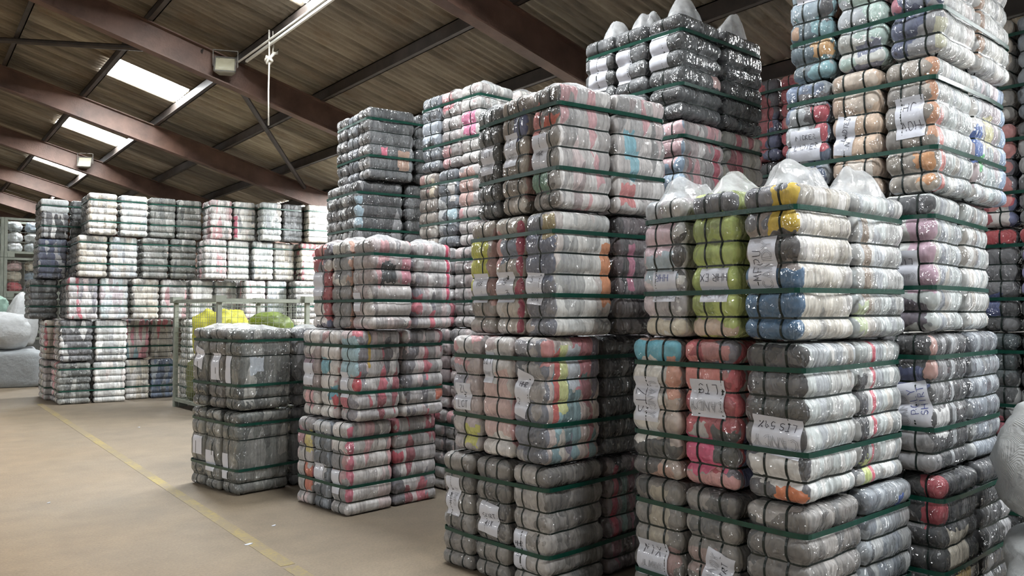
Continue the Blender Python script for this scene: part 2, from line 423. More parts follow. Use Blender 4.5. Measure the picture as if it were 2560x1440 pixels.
# purlins (along Y) and portal rafters (along the slope)
PH = 0.20
for i, x in enumerate(PURL + [X_RIDGE-.6, -6.1, -8.6, -11.1, -13.6]):
    z = roof_z(x) - 0.035
    m = MB()
    m.box(x-.008, x+.008, Y0, Y1, z-PH, z)           # web, flanges, lip: Z section
    m.box(x-.07, x+.008, Y0, Y1, z-PH, z-PH+.012)
    m.box(x-.008, x+.07, Y0, Y1, z-.012, z)
    m.build('purlin', MAT['purlin'], ceiling)
def rafter(y):
    def sweep(m, pts, x0, x1):        # outline in (y, drop below the purlins)
        m.prism(pts, lambda u, d: (x0, y+u, roof_z(x0)-0.04-PH-d), lambda u, d: (x1, y+u, roof_z(x1)-0.04-PH-d))
    D, W, T = 0.40, 0.085, 0.018
    ra = MB()
    for x0, x1 in ((X_RIDGE, X_EAVE), (X_LEFT, X_RIDGE)):
        sweep(ra, [(-W, 0), (W, 0), (W, T), (.008, T), (.008, D-T), (W, D-T), (W, D), (-W, D), (-W, D-T), (-.008, D-T), (-.008, T), (-W, T)], x0, x1)
    # haunch at the eave
    x0, x1 = X_EAVE-2.2, X_EAVE-.1
    def H(x, u, d): return (x, y+u, roof_z(x)-0.04-PH-D-d)
    b = len(ra.v)
    ra.v += [H(x0, -.01, 0), H(x1, -.01, 0), H(x1, -.01, .5), H(x0, .01, 0), H(x1, .01, 0), H(x1, .01, .5)]
    ra.f += [(b, b+1, b+2), (b+3, b+5, b+4), (b, b+2, b+5, b+3)]
    b = len(ra.v)
    ra.v += [H(x0, -W, 0), H(x1, -W, .5), H(x1, W, .5), H(x0, W, 0), H(x0, -W, .02), H(x1, -W, .52), H(x1, W, .52), H(x0, W, .02)]
    ra.f += [tuple(b+i for i in q) for q in ((0,3,2,1),(4,5,6,7),(0,1,5,4),(1,2,6,5),(2,3,7,6),(3,0,4,7))]
    o = ra.build('rafter', MAT['steel'], ceiling)
    m = MB().box(X_EAVE-.3, X_EAVE-.28, y-.085, y+.085, 0, Z_EAVE-.2).box(X_EAVE-.05, X_EAVE-.03, y-.085, y+.085, 0, Z_EAVE-.2).box(X_EAVE-.28, X_EAVE-.05, y-.008, y+.008, 0, Z_EAVE-.2)
    m.build('column', MAT['steel'], ceiling)
for k in range(-3, 7): rafter(RAFT0 + BAY*k)
# wind braces in the roof plane
def brace(xa, ya, xb, yb):
    d = 0.04 + PH + 0.06
    MB().bar((xa, ya, roof_z(xa)-d), (xb, yb, roof_z(xb)-d), 0.045, 8).build('wind_brace', MAT['purlin'], ceiling)
brace(3.63, RAFT0, 6.95, RAFT0+BAY)
brace(3.38, RAFT0, 0.12, RAFT0+BAY)
# pale cable trunking along the purlin beside the rooflights
xk = PURL[5]; zk = roof_z(xk)-0.035-PH
for ya, yb in ((6.2, 11.3),):
    MB().box(xk-.06, xk-.03, ya, yb, zk-.04, zk-.012).box(xk-.05, xk-.04, ya, yb, zk-.012, zk).build('cable_trunking', MAT['white'], ceiling)
MB().tube([(xk-.12, 6.2, zk-.02), (xk-.12, 9, zk-.035), (xk-.12, 11.4, zk-.02)], 0.014, 8).build('conduit', MAT['white'], ceiling)

# ------------------------------------------------------------------ clothing bales
BX, BY, BH = 0.30, 0.165, 0.777       # half length, half width, height of the standard bale
class Bale:
    """One shape of strapped, film-wrapped bale: surface, straps, all sharing one set of functions."""
    def __init__(s, seed, fr, nv, bulge=0.024, barrel=0.006, lump=0.015):
        s.seed = seed; s.fr = fr; s.nv = nv; s.bulge = bulge; s.barrel = barrel; s.lump = lump
        rnd = random.Random(seed)
        s.zs = [BH*(q + rnd.uniform(-.008, .008)) for q in fr]
        s.ys = [0.0 + rnd.uniform(-.02, .02)] if nv == 1 else [-.055 + rnd.uniform(-.012, .012), .062 + rnd.uniform(-.012, .012)]
        s.bnd = [-0.02] + s.zs + [BH+0.02]
        s.seg_amp = [rnd.uniform(.8, 1.2) for _ in range(len(s.bnd)-1)]
        s.cache = {}
        s.make()
    def inset(s, z):
        for i in range(len(s.bnd)-1):
            a, b = s.bnd[i], s.bnd[i+1]
            if z <= b or i == len(s.bnd)-2:
                L = b-a; e = min(z-a, b-z)                 # distance to the nearest strap
                t = max(0.0, min(1.0, (e-0.007)/(L/2-0.007)))
                g = s.bulge*s.seg_amp[i]*min(1.25, L/0.13)**0.6
                return s.bulge*1.05 - g*(1-(1-t)**2.6)
        return 0.0
    def off(s, x, y, nx, ny, z):
        o = -s.inset(z)
        o += s.barrel*math.sin(math.pi*max(0, min(1, z/BH)))*(1.0 if abs(ny) > .7 else .5)
        p = Vector((x*4.5, y*4.5, z*5.0)) + Vector((s.seed*3.1, 0, s.seed*1.7))
        o += s.lump*noise.noise(p)
        o += s.lump*.45*noise.noise(Vector((x*16, y*16, z*14)) + Vector((s.seed, 7, 3)))
        if abs(nx) > .6:
            for yv in s.ys: o -= 0.006*math.exp(-((y-yv)/0.014)**2)
        return min(o, 0.004 if abs(ny) > .5 else 0.006)
    def rim(s, n):
        """rounded rectangle: list of (x, y, nx, ny)"""
        r = 0.05; a, b = BX-.006, BY-.004
        segs = []
        per = [('l', (a, -(b-r)), (a, b-r), (1, 0)), ('c', (a-r, b-r), 0), ('l', (a-r, b), (-(a-r), b), (0, 1)), ('c', (-(a-r), b-r), 90),
               ('l', (-a, b-r), (-a, -(b-r)), (-1, 0)), ('c', (-(a-r), -(b-r)), 180), ('l', (-(a-r), -b), (a-r, -b), (0, -1)), ('c', (a-r, -(b-r)), 270)]
        tot = sum(math.dist(q[1], q[2]) if q[0] == 'l' else r*math.pi/2 for q in per)
        out = []
        for q in per:
            L = math.dist(q[1], q[2]) if q[0] == 'l' else r*math.pi/2
            k = max(3, round(n*L/tot))
            for i in range(k):
                t = i/k
                if q[0] == 'l': out.append((q[1][0]+(q[2][0]-q[1][0])*t, q[1][1]+(q[2][1]-q[1][1])*t, *q[3]))
                else:
                    an = math.radians(q[2]+90*t); out.append((q[1][0]+r*math.cos(an), q[1][1]+r*math.sin(an), math.cos(an), math.sin(an)))
        return out
    def top_round(s, z):
        rt = 0.045; e = min(z, BH-z)
        if e >= rt: return 0.0
        t = 1-e/rt; return rt*(1-math.sqrt(max(0, 1-t*t)))
    def pt(s, q, z, extra=0.0):
        x, y, nx, ny = q; o = s.off(x, y, nx, ny, z) - s.top_round(z) + extra
        return (x+nx*o, y+ny*o, z)
    def levels(s):
        zl = [0.0, .003, .010, .022, .038]
        cuts = s.zs
        b = [0.05] + cuts + [BH-.05]
        for i in range(len(b)-1):
            L = b[i+1]-b[i]; k = 9
            for j in range(k):
                t = j/k; zl.append(b[i]+L*(t if 0 < i < len(b)-2 else t))
        zl += [BH-.05, BH-.038, BH-.022, BH-.010, BH-.003, BH]
        return zl
    def make(s):
        rim = s.rim(104); n = len(rim); zl = s.levels(); v = []; f = []
        for z in zl: v += [s.pt(q, z) for q in rim]
        m = len(zl)
        for i in range(m-1):
            f += [(i*n+k, i*n+(k+1) % n, (i+1)*n+(k+1) % n, (i+1)*n+k) for k in range(n)]
        def cap(base, z0, sign, flip):
            prev = base
            for t in (0.75, 0.45, 0.18):
                b = len(v)
                for k in range(n):
                    x, y, _ = v[base+k]
                    zz = z0 + sign*0.003*(1-t)**.6 + (0.004*noise.noise(Vector((x*t*9, y*t*9, s.seed*2.3))) if sign > 0 else 0)
                    if sign > 0:
                        for yv in s.ys: zz -= 0.012*math.exp(-((y*t-yv)/.02)**2)
                    v.append((x*t, y*t, zz))
                for k in range(n):
                    q = (prev+k, prev+(k+1) % n, b+(k+1) % n, b+k)
                    f.append(q if not flip else q[::-1])
                prev = b
            c = len(v); v.append((0, 0, z0+sign*.004))
            for k in range(n):
                q = (prev+k, prev+(k+1) % n, c); f.append(q if not flip else q[::-1])
        cap((m-1)*n, BH-.004, 1, False); cap(0, 0.0, 0, True)
        s.body = mesh('bale_body', v, f, MAT['bale'], True)
        srim = s.rim(64)
        s.hstraps = []
        for z in s.zs:
            pts = [s.pt(q, z) for q in srim]
            s.hstraps.append(s.ribbon([(Vector(p), Vector((q[2], q[3], 0))) for p, q in zip(pts, srim)], Vector((0, 0, 1)), 0.0055, 0.003))
        s.vstraps = []
        for yv in s.ys:
            path = []
            zl2 = [0.004+(BH-.008)*i/46 for i in range(47)]
            for z in zl2:
                p = s.pt((BX-.006, yv, 1, 0), z); path.append((Vector(p), Vector((1, 0, .0)) if .05 < z < BH-.05 else Vector((.8, 0, .6 if z > .3 else -.6))))
            for x in (.2, .12, .04, -.04, -.12, -.2): path.append((Vector((x, yv, BH-.0025)), Vector((0, 0, 1))))
            for z in zl2[::-1]:
                p = s.pt((-BX+.006, yv, -1, 0), z); path.append((Vector(p), Vector((-1, 0, .0)) if .05 < z < BH-.05 else Vector((-.8, 0, .6 if z > .3 else -.6))))
            for x in (-.2, 0, .2): path.append((Vector((x, yv, -.001)), Vector((0, 0, -1))))
            s.vstraps.append(s.ribbon(path, Vector((0, 1, 0)), 0.0055, 0.0045))
    def ribbon(s, path, w, hw, lift):
        v = []; f = []; n = len(path)
        for p, nn in path:
            v += [p+nn*lift-w*hw, p+nn*lift+w*hw, p-nn*.003+w*hw, p-nn*.003-w*hw]
        for i in range(n):
            j = (i+1) % n
            f += [(i*4+a, i*4+(a+1) % 4, j*4+(a+1) % 4, j*4+a) for a in range(4)]
        return mesh('strap', [tuple(p) for p in v], f, MAT['strap'])
    def outline(s, z):
        key = round(z, 3)
        if key not in s.cache:
            rim = s.rim(48); s.cache[key] = [s.pt(q, key+dz, .0075)[:2] for dz in (-.015, -.007, 0, .007, .015) for q in rim]
        return s.cache[key]
    def xface(s, y, z):               # surface of the labelled end (-x side)
        r, b = .05, BY-.004
        y = max(-(b-.006), min(b-.006, y)); over = max(0.0, abs(y)-(b-r))
        return s.pt((-BX+.006, y, -1, 0), z)[0] + (r-math.sqrt(max(0, r*r-over*over)))

F6 = (.145, .315, .485, .655, .83)
KINDS = {'two': [Bale(11+i, F6, 2) for i in range(5)], 'one': [Bale(31+i, F6, 1) for i in range(4)],
         'belly': [Bale(51+i, (.14, .31, .665, .855), 1, .022, .02) for i in range(3)],
         'soft': [Bale(61+i, F6, 1, .034, .012, .02) for i in range(3)]}
BAND_I = {'two': (1, 4), 'one': (1, 4), 'soft': (1, 4), 'belly': (1, 3)}

# palettes: five cloth colours, first the commonest
P = {
 'grey':   [(.16,.16,.165), (.24,.24,.245), (.10,.10,.105), (.40,.40,.40), (.04,.04,.045)],
 'taupe':  [(.19,.175,.162), (.235,.222,.21), (.14,.13,.122), (.32,.30,.285), (.10,.10,.10)],
 'olive':  [(.115,.12,.108), (.165,.165,.15), (.075,.08,.07), (.27,.27,.25), (.04,.045,.04)],
 'char':   [(.05,.055,.06), (.075,.08,.085), (.03,.032,.035), (.11,.115,.12), (.17,.18,.19)],
 'black':  [(.018,.018,.022), (.03,.032,.04), (.06,.06,.065), (.012,.014,.02), (.22,.22,.23)],
 'bluegrey': [(.20,.23,.27), (.28,.31,.34), (.14,.16,.19), (.40,.42,.43), (.09,.10,.12)],
 'white':  [(.64,.64,.62), (.56,.57,.56), (.72,.71,.68), (.40,.41,.42), (.60,.55,.53)],
 'cream':  [(.58,.545,.48), (.63,.61,.58), (.47,.42,.35), (.34,.33,.31), (.66,.64,.62)],
 'pinkwhite': [(.60,.57,.56), (.68,.66,.65), (.54,.45,.45), (.38,.37,.37), (.60,.34,.36)],
 'pinkgrey': [(.40,.37,.37), (.52,.44,.44), (.60,.57,.56), (.25,.24,.25), (.58,.30,.32)],
 'whitered': [(.60,.58,.58), (.44,.42,.43), (.58,.48,.49), (.20,.19,.22), (.50,.12,.16)],
 'redmix': [(.48,.07,.09), (.58,.22,.21), (.62,.58,.56), (.13,.12,.15), (.12,.14,.28)],
 'pastel': [(.58,.62,.66), (.62,.54,.58), (.68,.68,.67), (.48,.56,.58), (.42,.40,.42)],
 'palemint': [(.47,.51,.51), (.58,.59,.58), (.40,.43,.46), (.50,.47,.43), (.64,.64,.63)],
 'lime':   [(.37,.46,.10), (.41,.49,.13), (.33,.42,.09), (.39,.48,.14), (.35,.44,.11)],
 'navy':   [(.045,.06,.13), (.07,.09,.16), (.03,.035,.07), (.14,.17,.24), (.36,.37,.40)],
 'denim':  [(.09,.13,.22), (.13,.18,.28), (.06,.08,.14), (.30,.34,.38), (.20,.22,.25)],
 'lightblue': [(.30,.42,.56), (.40,.47,.54), (.25,.34,.46), (.54,.56,.58), (.46,.30,.32)],
 'teal':   [(.17,.33,.37), (.30,.42,.46), (.10,.16,.20), (.46,.50,.52), (.42,.26,.16)],
 'peach':  [(.62,.46,.34), (.60,.51,.43), (.66,.60,.54), (.50,.37,.28), (.68,.66,.63)],
 'beige':  [(.44,.39,.33), (.52,.47,.42), (.36,.32,.28), (.58,.56,.53), (.28,.26,.24)],
 'brown':  [(.26,.22,.19), (.34,.30,.26), (.20,.17,.15), (.44,.41,.37), (.46,.26,.24)],
 'plum':   [(.10,.075,.085), (.19,.16,.17), (.05,.045,.05), (.32,.29,.30), (.26,.09,.13)],
 'slate':  [(.15,.16,.20), (.24,.24,.27), (.10,.105,.13), (.42,.40,.40), (.33,.28,.26)],
 'blackwhite': [(.03,.03,.035), (.08,.08,.09), (.60,.60,.60), (.14,.14,.15), (.42,.42,.43)],
 'blackred': [(.025,.025,.03), (.10,.10,.11), (.50,.49,.48), (.42,.04,.05), (.22,.20,.36)],
 'blackteal': [(.02,.022,.026), (.05,.08,.09), (.55,.56,.56), (.07,.16,.18), (.33,.06,.09)],
 'striped': [(.50,.42,.40), (.22,.36,.40), (.56,.22,.26), (.62,.58,.52), (.20,.18,.24)],
 'creamred': [(.54,.50,.42), (.60,.57,.53), (.40,.38,.34), (.52,.47,.40), (.46,.12,.14)],
 'mint':   [(.42,.56,.52), (.50,.26,.28), (.58,.60,.58), (.16,.18,.26), (.62,.44,.42)],
 'coral':  [(.62,.60,.57), (.60,.36,.28), (.54,.50,.48), (.66,.55,.48), (.12,.11,.11)],
}
COLWORD = {'grey': 'grey', 'taupe': 'taupe-grey', 'olive': 'dark olive-grey', 'char': 'charcoal', 'black': 'black', 'bluegrey': 'blue-grey', 'white': 'white',
 'cream': 'cream', 'pinkwhite': 'pinkish white', 'pinkgrey': 'pink and grey', 'whitered': 'white, grey and red', 'redmix': 'red', 'pastel': 'pastel',
 'palemint': 'pale mint-white', 'lime': 'lime green', 'navy': 'navy', 'denim': 'denim-blue', 'lightblue': 'light blue', 'teal': 'teal', 'peach': 'peach',
 'beige': 'beige', 'brown': 'brown', 'plum': 'dark plum', 'slate': 'slate-grey', 'blackwhite': 'black and white', 'blackred': 'black, white and red',
 'blackteal': 'black and teal', 'striped': 'pink and teal striped', 'creamred': 'cream and red', 'mint': 'mint and pink', 'coral': 'white and coral'}
LEVEL = ['bottom', 'second', 'third', 'fourth', 'top']

# ------------------------------------------------------------------ handwriting on the paper labels
GL = {'C': [[(1,1.2),(.6,1.4),(.15,1.2),(0,.7),(.15,.2),(.6,0),(1,.2)]], 'A': [[(0,0),(.5,1.4),(1,0)],[(.2,.5),(.8,.5)]],
 'N': [[(0,0),(0,1.4),(1,0),(1,1.4)]], 'D': [[(0,0),(0,1.4),(.6,1.3),(1,.9),(1,.5),(.6,.1),(0,0)]], 'Y': [[(0,1.4),(.5,.7),(1,1.4)],[(.5,.7),(.5,0)]],
 'L': [[(0,1.4),(0,0),(.9,0)]], 'T': [[(0,1.4),(1,1.4)],[(.5,1.4),(.5,0)]], 'S': [[(1,1.2),(.6,1.4),(.1,1.2),(.1,.85),(.9,.55),(.95,.2),(.5,0),(0,.2)]],
 'M': [[(0,0),(.1,1.4),(.5,.5),(.9,1.4),(1,0)]], 'I': [[(.5,1.4),(.5,0)]], 'X': [[(0,1.4),(1,0)],[(0,0),(1,1.4)]], 'H': [[(0,1.4),(0,0)],[(1,1.4),(1,0)],[(0,.7),(1,.7)]],
 'R': [[(0,0),(0,1.4),(.8,1.3),(.85,.9),(0,.7),(1,0)]], 'E': [[(1,1.4),(0,1.4),(0,0),(1,0)],[(0,.7),(.8,.7)]], 'P': [[(0,0),(0,1.4),(.8,1.35),(.9,.95),(.7,.7),(0,.65)]],
 'O': [[(.5,1.4),(.1,1.1),(0,.6),(.3,0),(.8,.1),(1,.7),(.85,1.2),(.5,1.4)]], 'K': [[(0,1.4),(0,0)],[(.9,1.4),(0,.6),(1,0)]], 'J': [[(.9,1.4),(.9,.3),(.5,0),(0,.25)]],
 'U': [[(0,1.4),(0,.3),(.4,0),(.8,.15),(1,1.4)]], 'B': [[(0,0),(0,1.4),(.7,1.3),(.75,.9),(0,.75),(.9,.6),(.9,.15),(0,0)]], 'V': [[(0,1.4),(.5,0),(1,1.4)]],
 'F': [[(1,1.4),(0,1.4),(0,0)],[(0,.7),(.7,.7)]], 'Z': [[(0,1.4),(1,1.4),(0,0),(1,0)]], 'G': [[(1,1.2),(.5,1.4),(0,.8),(.2,.1),(.8,0),(1,.6),(.6,.6)]],
 '2': [[(0,1.1),(.4,1.4),(.9,1.1),(.6,.6),(0,0),(1,0)]], '5': [[(.9,1.4),(.1,1.4),(.05,.8),(.7,.85),(.95,.4),(.5,0),(0,.15)]], '9': [[(.9,1),(.5,1.4),(.1,1),(.5,.7),(.9,1),(.8,0)]],
 '%': [[(0,0),(1,1.4)],[(.1,1.2),(.3,1.3),(.3,1.0),(.1,1.2)],[(.7,.3),(.9,.4),(.9,.1),(.7,.3)]], '.': [[(.3,0),(.4,.1)]], ' ': []}
def text_strokes(t, h, jig=0.0, rnd=None):
    """strokes (centred) of a word of letter height h; u right, v up"""
    st = []; u = 0.0; k = h/1.4
    for ch in t:
        for pl in GL.get(ch, []):
            st.append([(u+x*k*.8 + (rnd.uniform(-jig, jig) if rnd else 0), y*k + (rnd.uniform(-jig, jig) if rnd else 0)) for x, y in pl])
        u += k*(1.15 if ch != ' ' else .7)
    W = u-k*.35
    return [[(x-W/2, y-h/2) for x, y in pl] for pl in st]
def paper_label(b, parent, yc, zc, wy, hz, tilt, lines, rnd):
    """sheet of paper under the film of the -x end; u to the viewer's right (-y)"""
    ct, sn = math.cos(tilt), math.sin(tilt)
    def S(u, v, lift):
        y = yc-(u*ct-v*sn); z = zc+(u*sn+v*ct); y = max(-(BY-.016), min(BY-.016, y)); return (b.xface(y, z)-lift, y, z)
    n, m = 10, 14; v = []; f = []
    for i in range(n+1):
        for j in range(m+1): v.append(S((i/n-.5)*wy, (j/m-.5)*hz, .004))
    f = [(i*(m+1)+j, i*(m+1)+j+1, (i+1)*(m+1)+j+1, (i+1)*(m+1)+j) for i in range(n) for j in range(m)]
    pl = obj('paper_label', mesh('paper_label', v, f, MAT['paper'], True), parent)
    pl['label'] = 'white paper label with handwriting'
    groups = {}
    for ti, (t, h, cu, cv, rot, style) in enumerate(lines):
        jig = .0015 if style != 'print' else 0
        cr, sr = math.cos(math.radians(rot)), math.sin(math.radians(rot))
        for s in text_strokes(t, h, jig, rnd):
            q = [(cu+x*cr-y*sr, cv+x*sr+y*cr) for x, y in s]
            groups.setdefault((ti, style), []).append(q)
    for (ti, style), sts in groups.items():
        v = []; f = []
        def rib(q, hw, lift):
            pts = []
            for i in range(len(q)-1):
                L = math.dist(q[i], q[i+1]); k = max(1, int(L/.012))
                pts += [(q[i][0]+(q[i+1][0]-q[i][0])*j/k, q[i][1]+(q[i+1][1]-q[i][1])*j/k) for j in range(k)]
            pts.append(q[-1])
            bb = len(v)
            for i, (u, w) in enumerate(pts):
                a = pts[max(i-1, 0)]; c = pts[min(i+1, len(pts)-1)]
                dx, dy = c[0]-a[0], c[1]-a[1]; L = math.hypot(dx, dy) or 1
                v.extend([S(u-dy/L*hw, w+dx/L*hw, lift), S(u+dy/L*hw, w-dx/L*hw, lift)])
            for i in range(len(pts)-1): f.append((bb+2*i, bb+2*i+1, bb+2*i+3, bb+2*i+2))
        if style == 'print':          # hollow capitals: two thin lines either side of the stroke
            for q in sts:
                for sd in (-1, 1):
                    qq = []
                    for i, (u, w) in enumerate(q):
                        a = q[max(i-1, 0)]; c = q[min(i+1, len(q)-1)]
                        dx, dy = c[0]-a[0], c[1]-a[1]; L = math.hypot(dx, dy) or 1
                        qq.append((u-dy/L*.0045*sd, w+dx/L*.0045*sd))
                    rib(qq, .0011, .0055)
        else:
            for q in sts: rib(q, .0016, .006)
        obj('lettering', mesh('lettering', v, f, MAT['marker' if style == 'pen' else 'bluemarker' if style == 'blue' else 'print']), pl)
    return pl

# ------------------------------------------------------------------ plastic film bunched on top of bales
def film_mesh(seed, rx, ry, hgt, rough=1.0):
    v = []; f = []; nr, na = 14, 44
    for i in range(nr+1):
        r = i/nr
        for k in range(na):
            a = 2*math.pi*k/na; x, y = rx*r*math.cos(a), ry*r*math.sin(a)
            q = Vector((x*7, y*7, seed*3.7))
            rid = 0.5+0.9*noise.noise(q*.75)
            z = hgt*(1-r**2.4)*(0.35+0.75*max(0, rid)) + hgt*.16*rough*noise.noise(q*2.2)*(1-r*.6) - hgt*.10*abs(noise.noise(q*1.6))
            jx = .03*rough*noise.noise(q*2.0+Vector((9, 0, 0))); jy = .025*rough*noise.noise(q*2.0+Vector((0, 9, 0)))
            v.append((x+jx, y+jy, max(z, -.03+.02*r)))
    for i in range(nr):
        f += [(i*na+k, i*na+(k+1) % na, (i+1)*na+(k+1) % na, (i+1)*na+k) for k in range(na)]
    return mesh('plastic_film', v, f, MAT['film'], True)
FILMS = {'tuft': [film_mesh(i+1, .27, .135, .18) for i in range(4)], 'low': [film_mesh(i+11, .265, .132, .06) for i in range(4)], 'knot': [film_mesh(i+21, .20, .125, .24, .8) for i in range(4)]}

# ------------------------------------------------------------------ bales in cubes of six, cubes in stacks
def hull(pts):
    pts = sorted(set(pts)); 
    def half(ps):
        h = []
        for p in ps:
            while len(h) > 1 and (h[-1][0]-h[-2][0])*(p[1]-h[-2][1])-(h[-1][1]-h[-2][1])*(p[0]-h[-2][0]) <= 0: h.pop()
            h.append(p)
        return h
    a = half(pts); b = half(pts[::-1]); return a[:-1]+b[:-1]
PITCH = 0.782
NB = 0
POSW = {(2, 0): 'far left end', (1, 0): 'left middle', (0, 0): 'front corner', (0, 1): 'right side', (1, 1): 'back middle', (2, 1): 'back left'}
UNITS = []
def make_bale(kind, pal, where, label, loc, rz, sc, acc=(), lab=None, film=None, seed=0, side=None):
    rnd = random.Random(seed*7+3)
    b = KINDS[kind][seed % len(KINDS[kind])]
    e = empty('clothing_bale', loc, rz, sc)
    tag(e, label, 'bale', where)
    bo = obj('wrapped_clothes', b.body, e)
    bm = BALE_T[(len(acc), bool(side))].copy(); nd = bm.node_tree.nodes
    def setv(nm, v):
        for k in range(3): nd[nm].inputs[k].default_value = v[k]
    def setc(nm, c): nd[nm].outputs[0].default_value = (c[0], c[1], c[2], 1)
    q = float(seed % 97)*1.37+.21; setv('seed', (q, q*1.7, q*.61))
    for k in range(5):
        setc('c%d' % (k+1), P[pal][k])
        if side: setc('s%d' % (k+1), P[side][k])
    for k, (c, h, a) in enumerate(acc):
        setv('p%d' % k, (c[0]*BX, c[1]*BY, c[2]*BH)); setv('h%d' % k, (h[0]*BX, h[1]*BY, h[2]*BH)); setc('a%d' % k, a)
    bo.material_slots[0].link = 'OBJECT'; bo.material_slots[0].material = bm
    for m in b.hstraps + b.vstraps: obj('strap', m, e)
    if lab: paper_label(b, e, *lab, rnd)
    if film:
        fo = obj('plastic_film', FILMS[film][seed % 4], e, (rnd.uniform(-.015, .015), rnd.uniform(-.006, .006), BH-.008)); fo['label'] = 'bunched clear plastic film'
    return e, b
PITCHES = {'F': 0.80, 'A': 0.787}
def unit(stack, stackname, lvl, corner, az, w, d, rows, kind='two', zoff=0.0, film=None, bands=True, nl=3, nr=2, pitch=None):
    """rows: {(i, j): (palette, accents, label)}; i along the left-back side, j along the right-back side"""
    global NB
    rz = math.radians(az)-YAW
    ux, uy = Vector((math.cos(rz), math.sin(rz))), Vector((-math.sin(rz), math.cos(rz)))
    pitch = pitch or PITCHES.get(stack, PITCH)
    z = lvl*pitch + zoff
    UNITS.append((stackname, lvl, corner, rz, nl*w, nr*d))
    outl = {q: [] for q in (0, 1)}; bz = [0, 0]
    rnd = random.Random(sum(map(ord, stack))*13+lvl*101)
    for i in range(nl):
        for j in range(nr):
            jit = (rnd.uniform(-.003, .003), rnd.uniform(-.003, .003), rnd.uniform(-.008, .008))
            io = rnd.uniform(-.012, .004)
            c = uy*((i+.5)*w+jit[0]) + ux*((j+.5)*d+jit[1]+(io if j == 0 else -io))
            if i == 0: c += uy*rnd.uniform(-.012, 0)
            sc = (d/.602*rnd.uniform(.968, .984), w/.332*rnd.uniform(.955, .975), pitch/PITCH*rnd.uniform(.982, .995))
            NB += 1; seed = NB
            b = KINDS[kind][seed % len(KINDS[kind])]
            a = rz+jit[2]
            for q, bi in enumerate(BAND_I[kind]):
                zz = BH*KINDS[kind][0].fr[bi]; bz[q] = zz*pitch/PITCH*.989
                for x, y in b.outline(zz):
                    x *= sc[0]; y *= sc[1]
                    outl[q].append((c.x+x*math.cos(a)-y*math.sin(a), c.y+x*math.sin(a)+y*math.cos(a)))
            if (i, j) not in rows: continue
            spec = rows[(i, j)]; pal = spec[0]
            acc = spec[1] if len(spec) > 1 else (); lab = spec[2] if len(spec) > 2 else None
            word = spec[3] if len(spec) > 3 else COLWORD[pal]
            label = '%s clothes bale, %s, %s layer, %s' % (word, POSW.get((i, j), 'back'), LEVEL[lvl] if lvl < 4 else 'top', stackname)
            make_bale(kind, pal, 'bales in the ' + stackname, label, (corner[0]+c.x, corner[1]+c.y, z), a, sc, acc, lab, film, seed, spec[4] if len(spec) > 4 else None)
    if bands:
        for q in (0, 1):
            h = hull([(round(x, 4), round(y, 4)) for x, y in outl[q]])
            v = []; f = []; n = len(h); cx = sum(p[0] for p in h)/n; cy = sum(p[1] for p in h)/n
            ph = rnd.uniform(0, 6.28); am = rnd.uniform(0, .006)
            for x, y in h:
                dx, dy = x-cx, y-cy; L = math.hypot(dx, dy); dx /= L; dy /= L
                zz = z+bz[q]+am*math.sin(math.atan2(dy, dx)+ph)
                for lift, s in ((.006, -.0125), (.006, .0125), (.003, .0125), (.003, -.0125)): v.append((x+dx*lift, y+dy*lift, zz+s))
            for i in range(n):
                k = (i+1) % n; f += [(i*4+a, i*4+(a+1) % 4, k*4+(a+1) % 4, k*4+a) for a in range(4)]
            o = obj('strapping_band', mesh('strapping_band', v, f, MAT['band']), None, (corner[0], corner[1], 0))
            tag(o, '%s green strapping band around the %s layer, %s' % (('lower', 'upper')[q], LEVEL[lvl], stackname), 'strap', 'green bands on the ' + stackname)

VIS = ((2, 0), (1, 0), (0, 0), (0, 1))
def rows4(a, b, c, d):
    """far left end, left middle, front corner, right side"""
    def sp(x): return x if isinstance(x, tuple) else (x,)
    return dict(zip(VIS, (sp(a), sp(b), sp(c), sp(d))))
# boxes of colour on a bale: centre and half size in half-lengths (x, y) and heights (z)
def END(y, z, hy, hz, c): return ((-1, y, z), (.12, hy, hz), c)
def SIDE(x, z, hx, hz, c): return ((x, -1, z), (hx, .4, hz), c)
def CORNER(z, hx, hy, hz, c): return ((-1, -1, z), (hx, hy, hz), c)
L0 = math.radians
CANDY_UD = ('CANDY', .045, 0, -.045, 180, 'print')
def lab(y, z, lines, w=.14, h=.21, tilt=0): return (y*BY, z*BH, w, h, math.radians(tilt), lines)
GEN = [('LTS', .035, 0, .04, 180, 'pen'), ('CANDY', .028, 0, -.04, 180, 'print')]

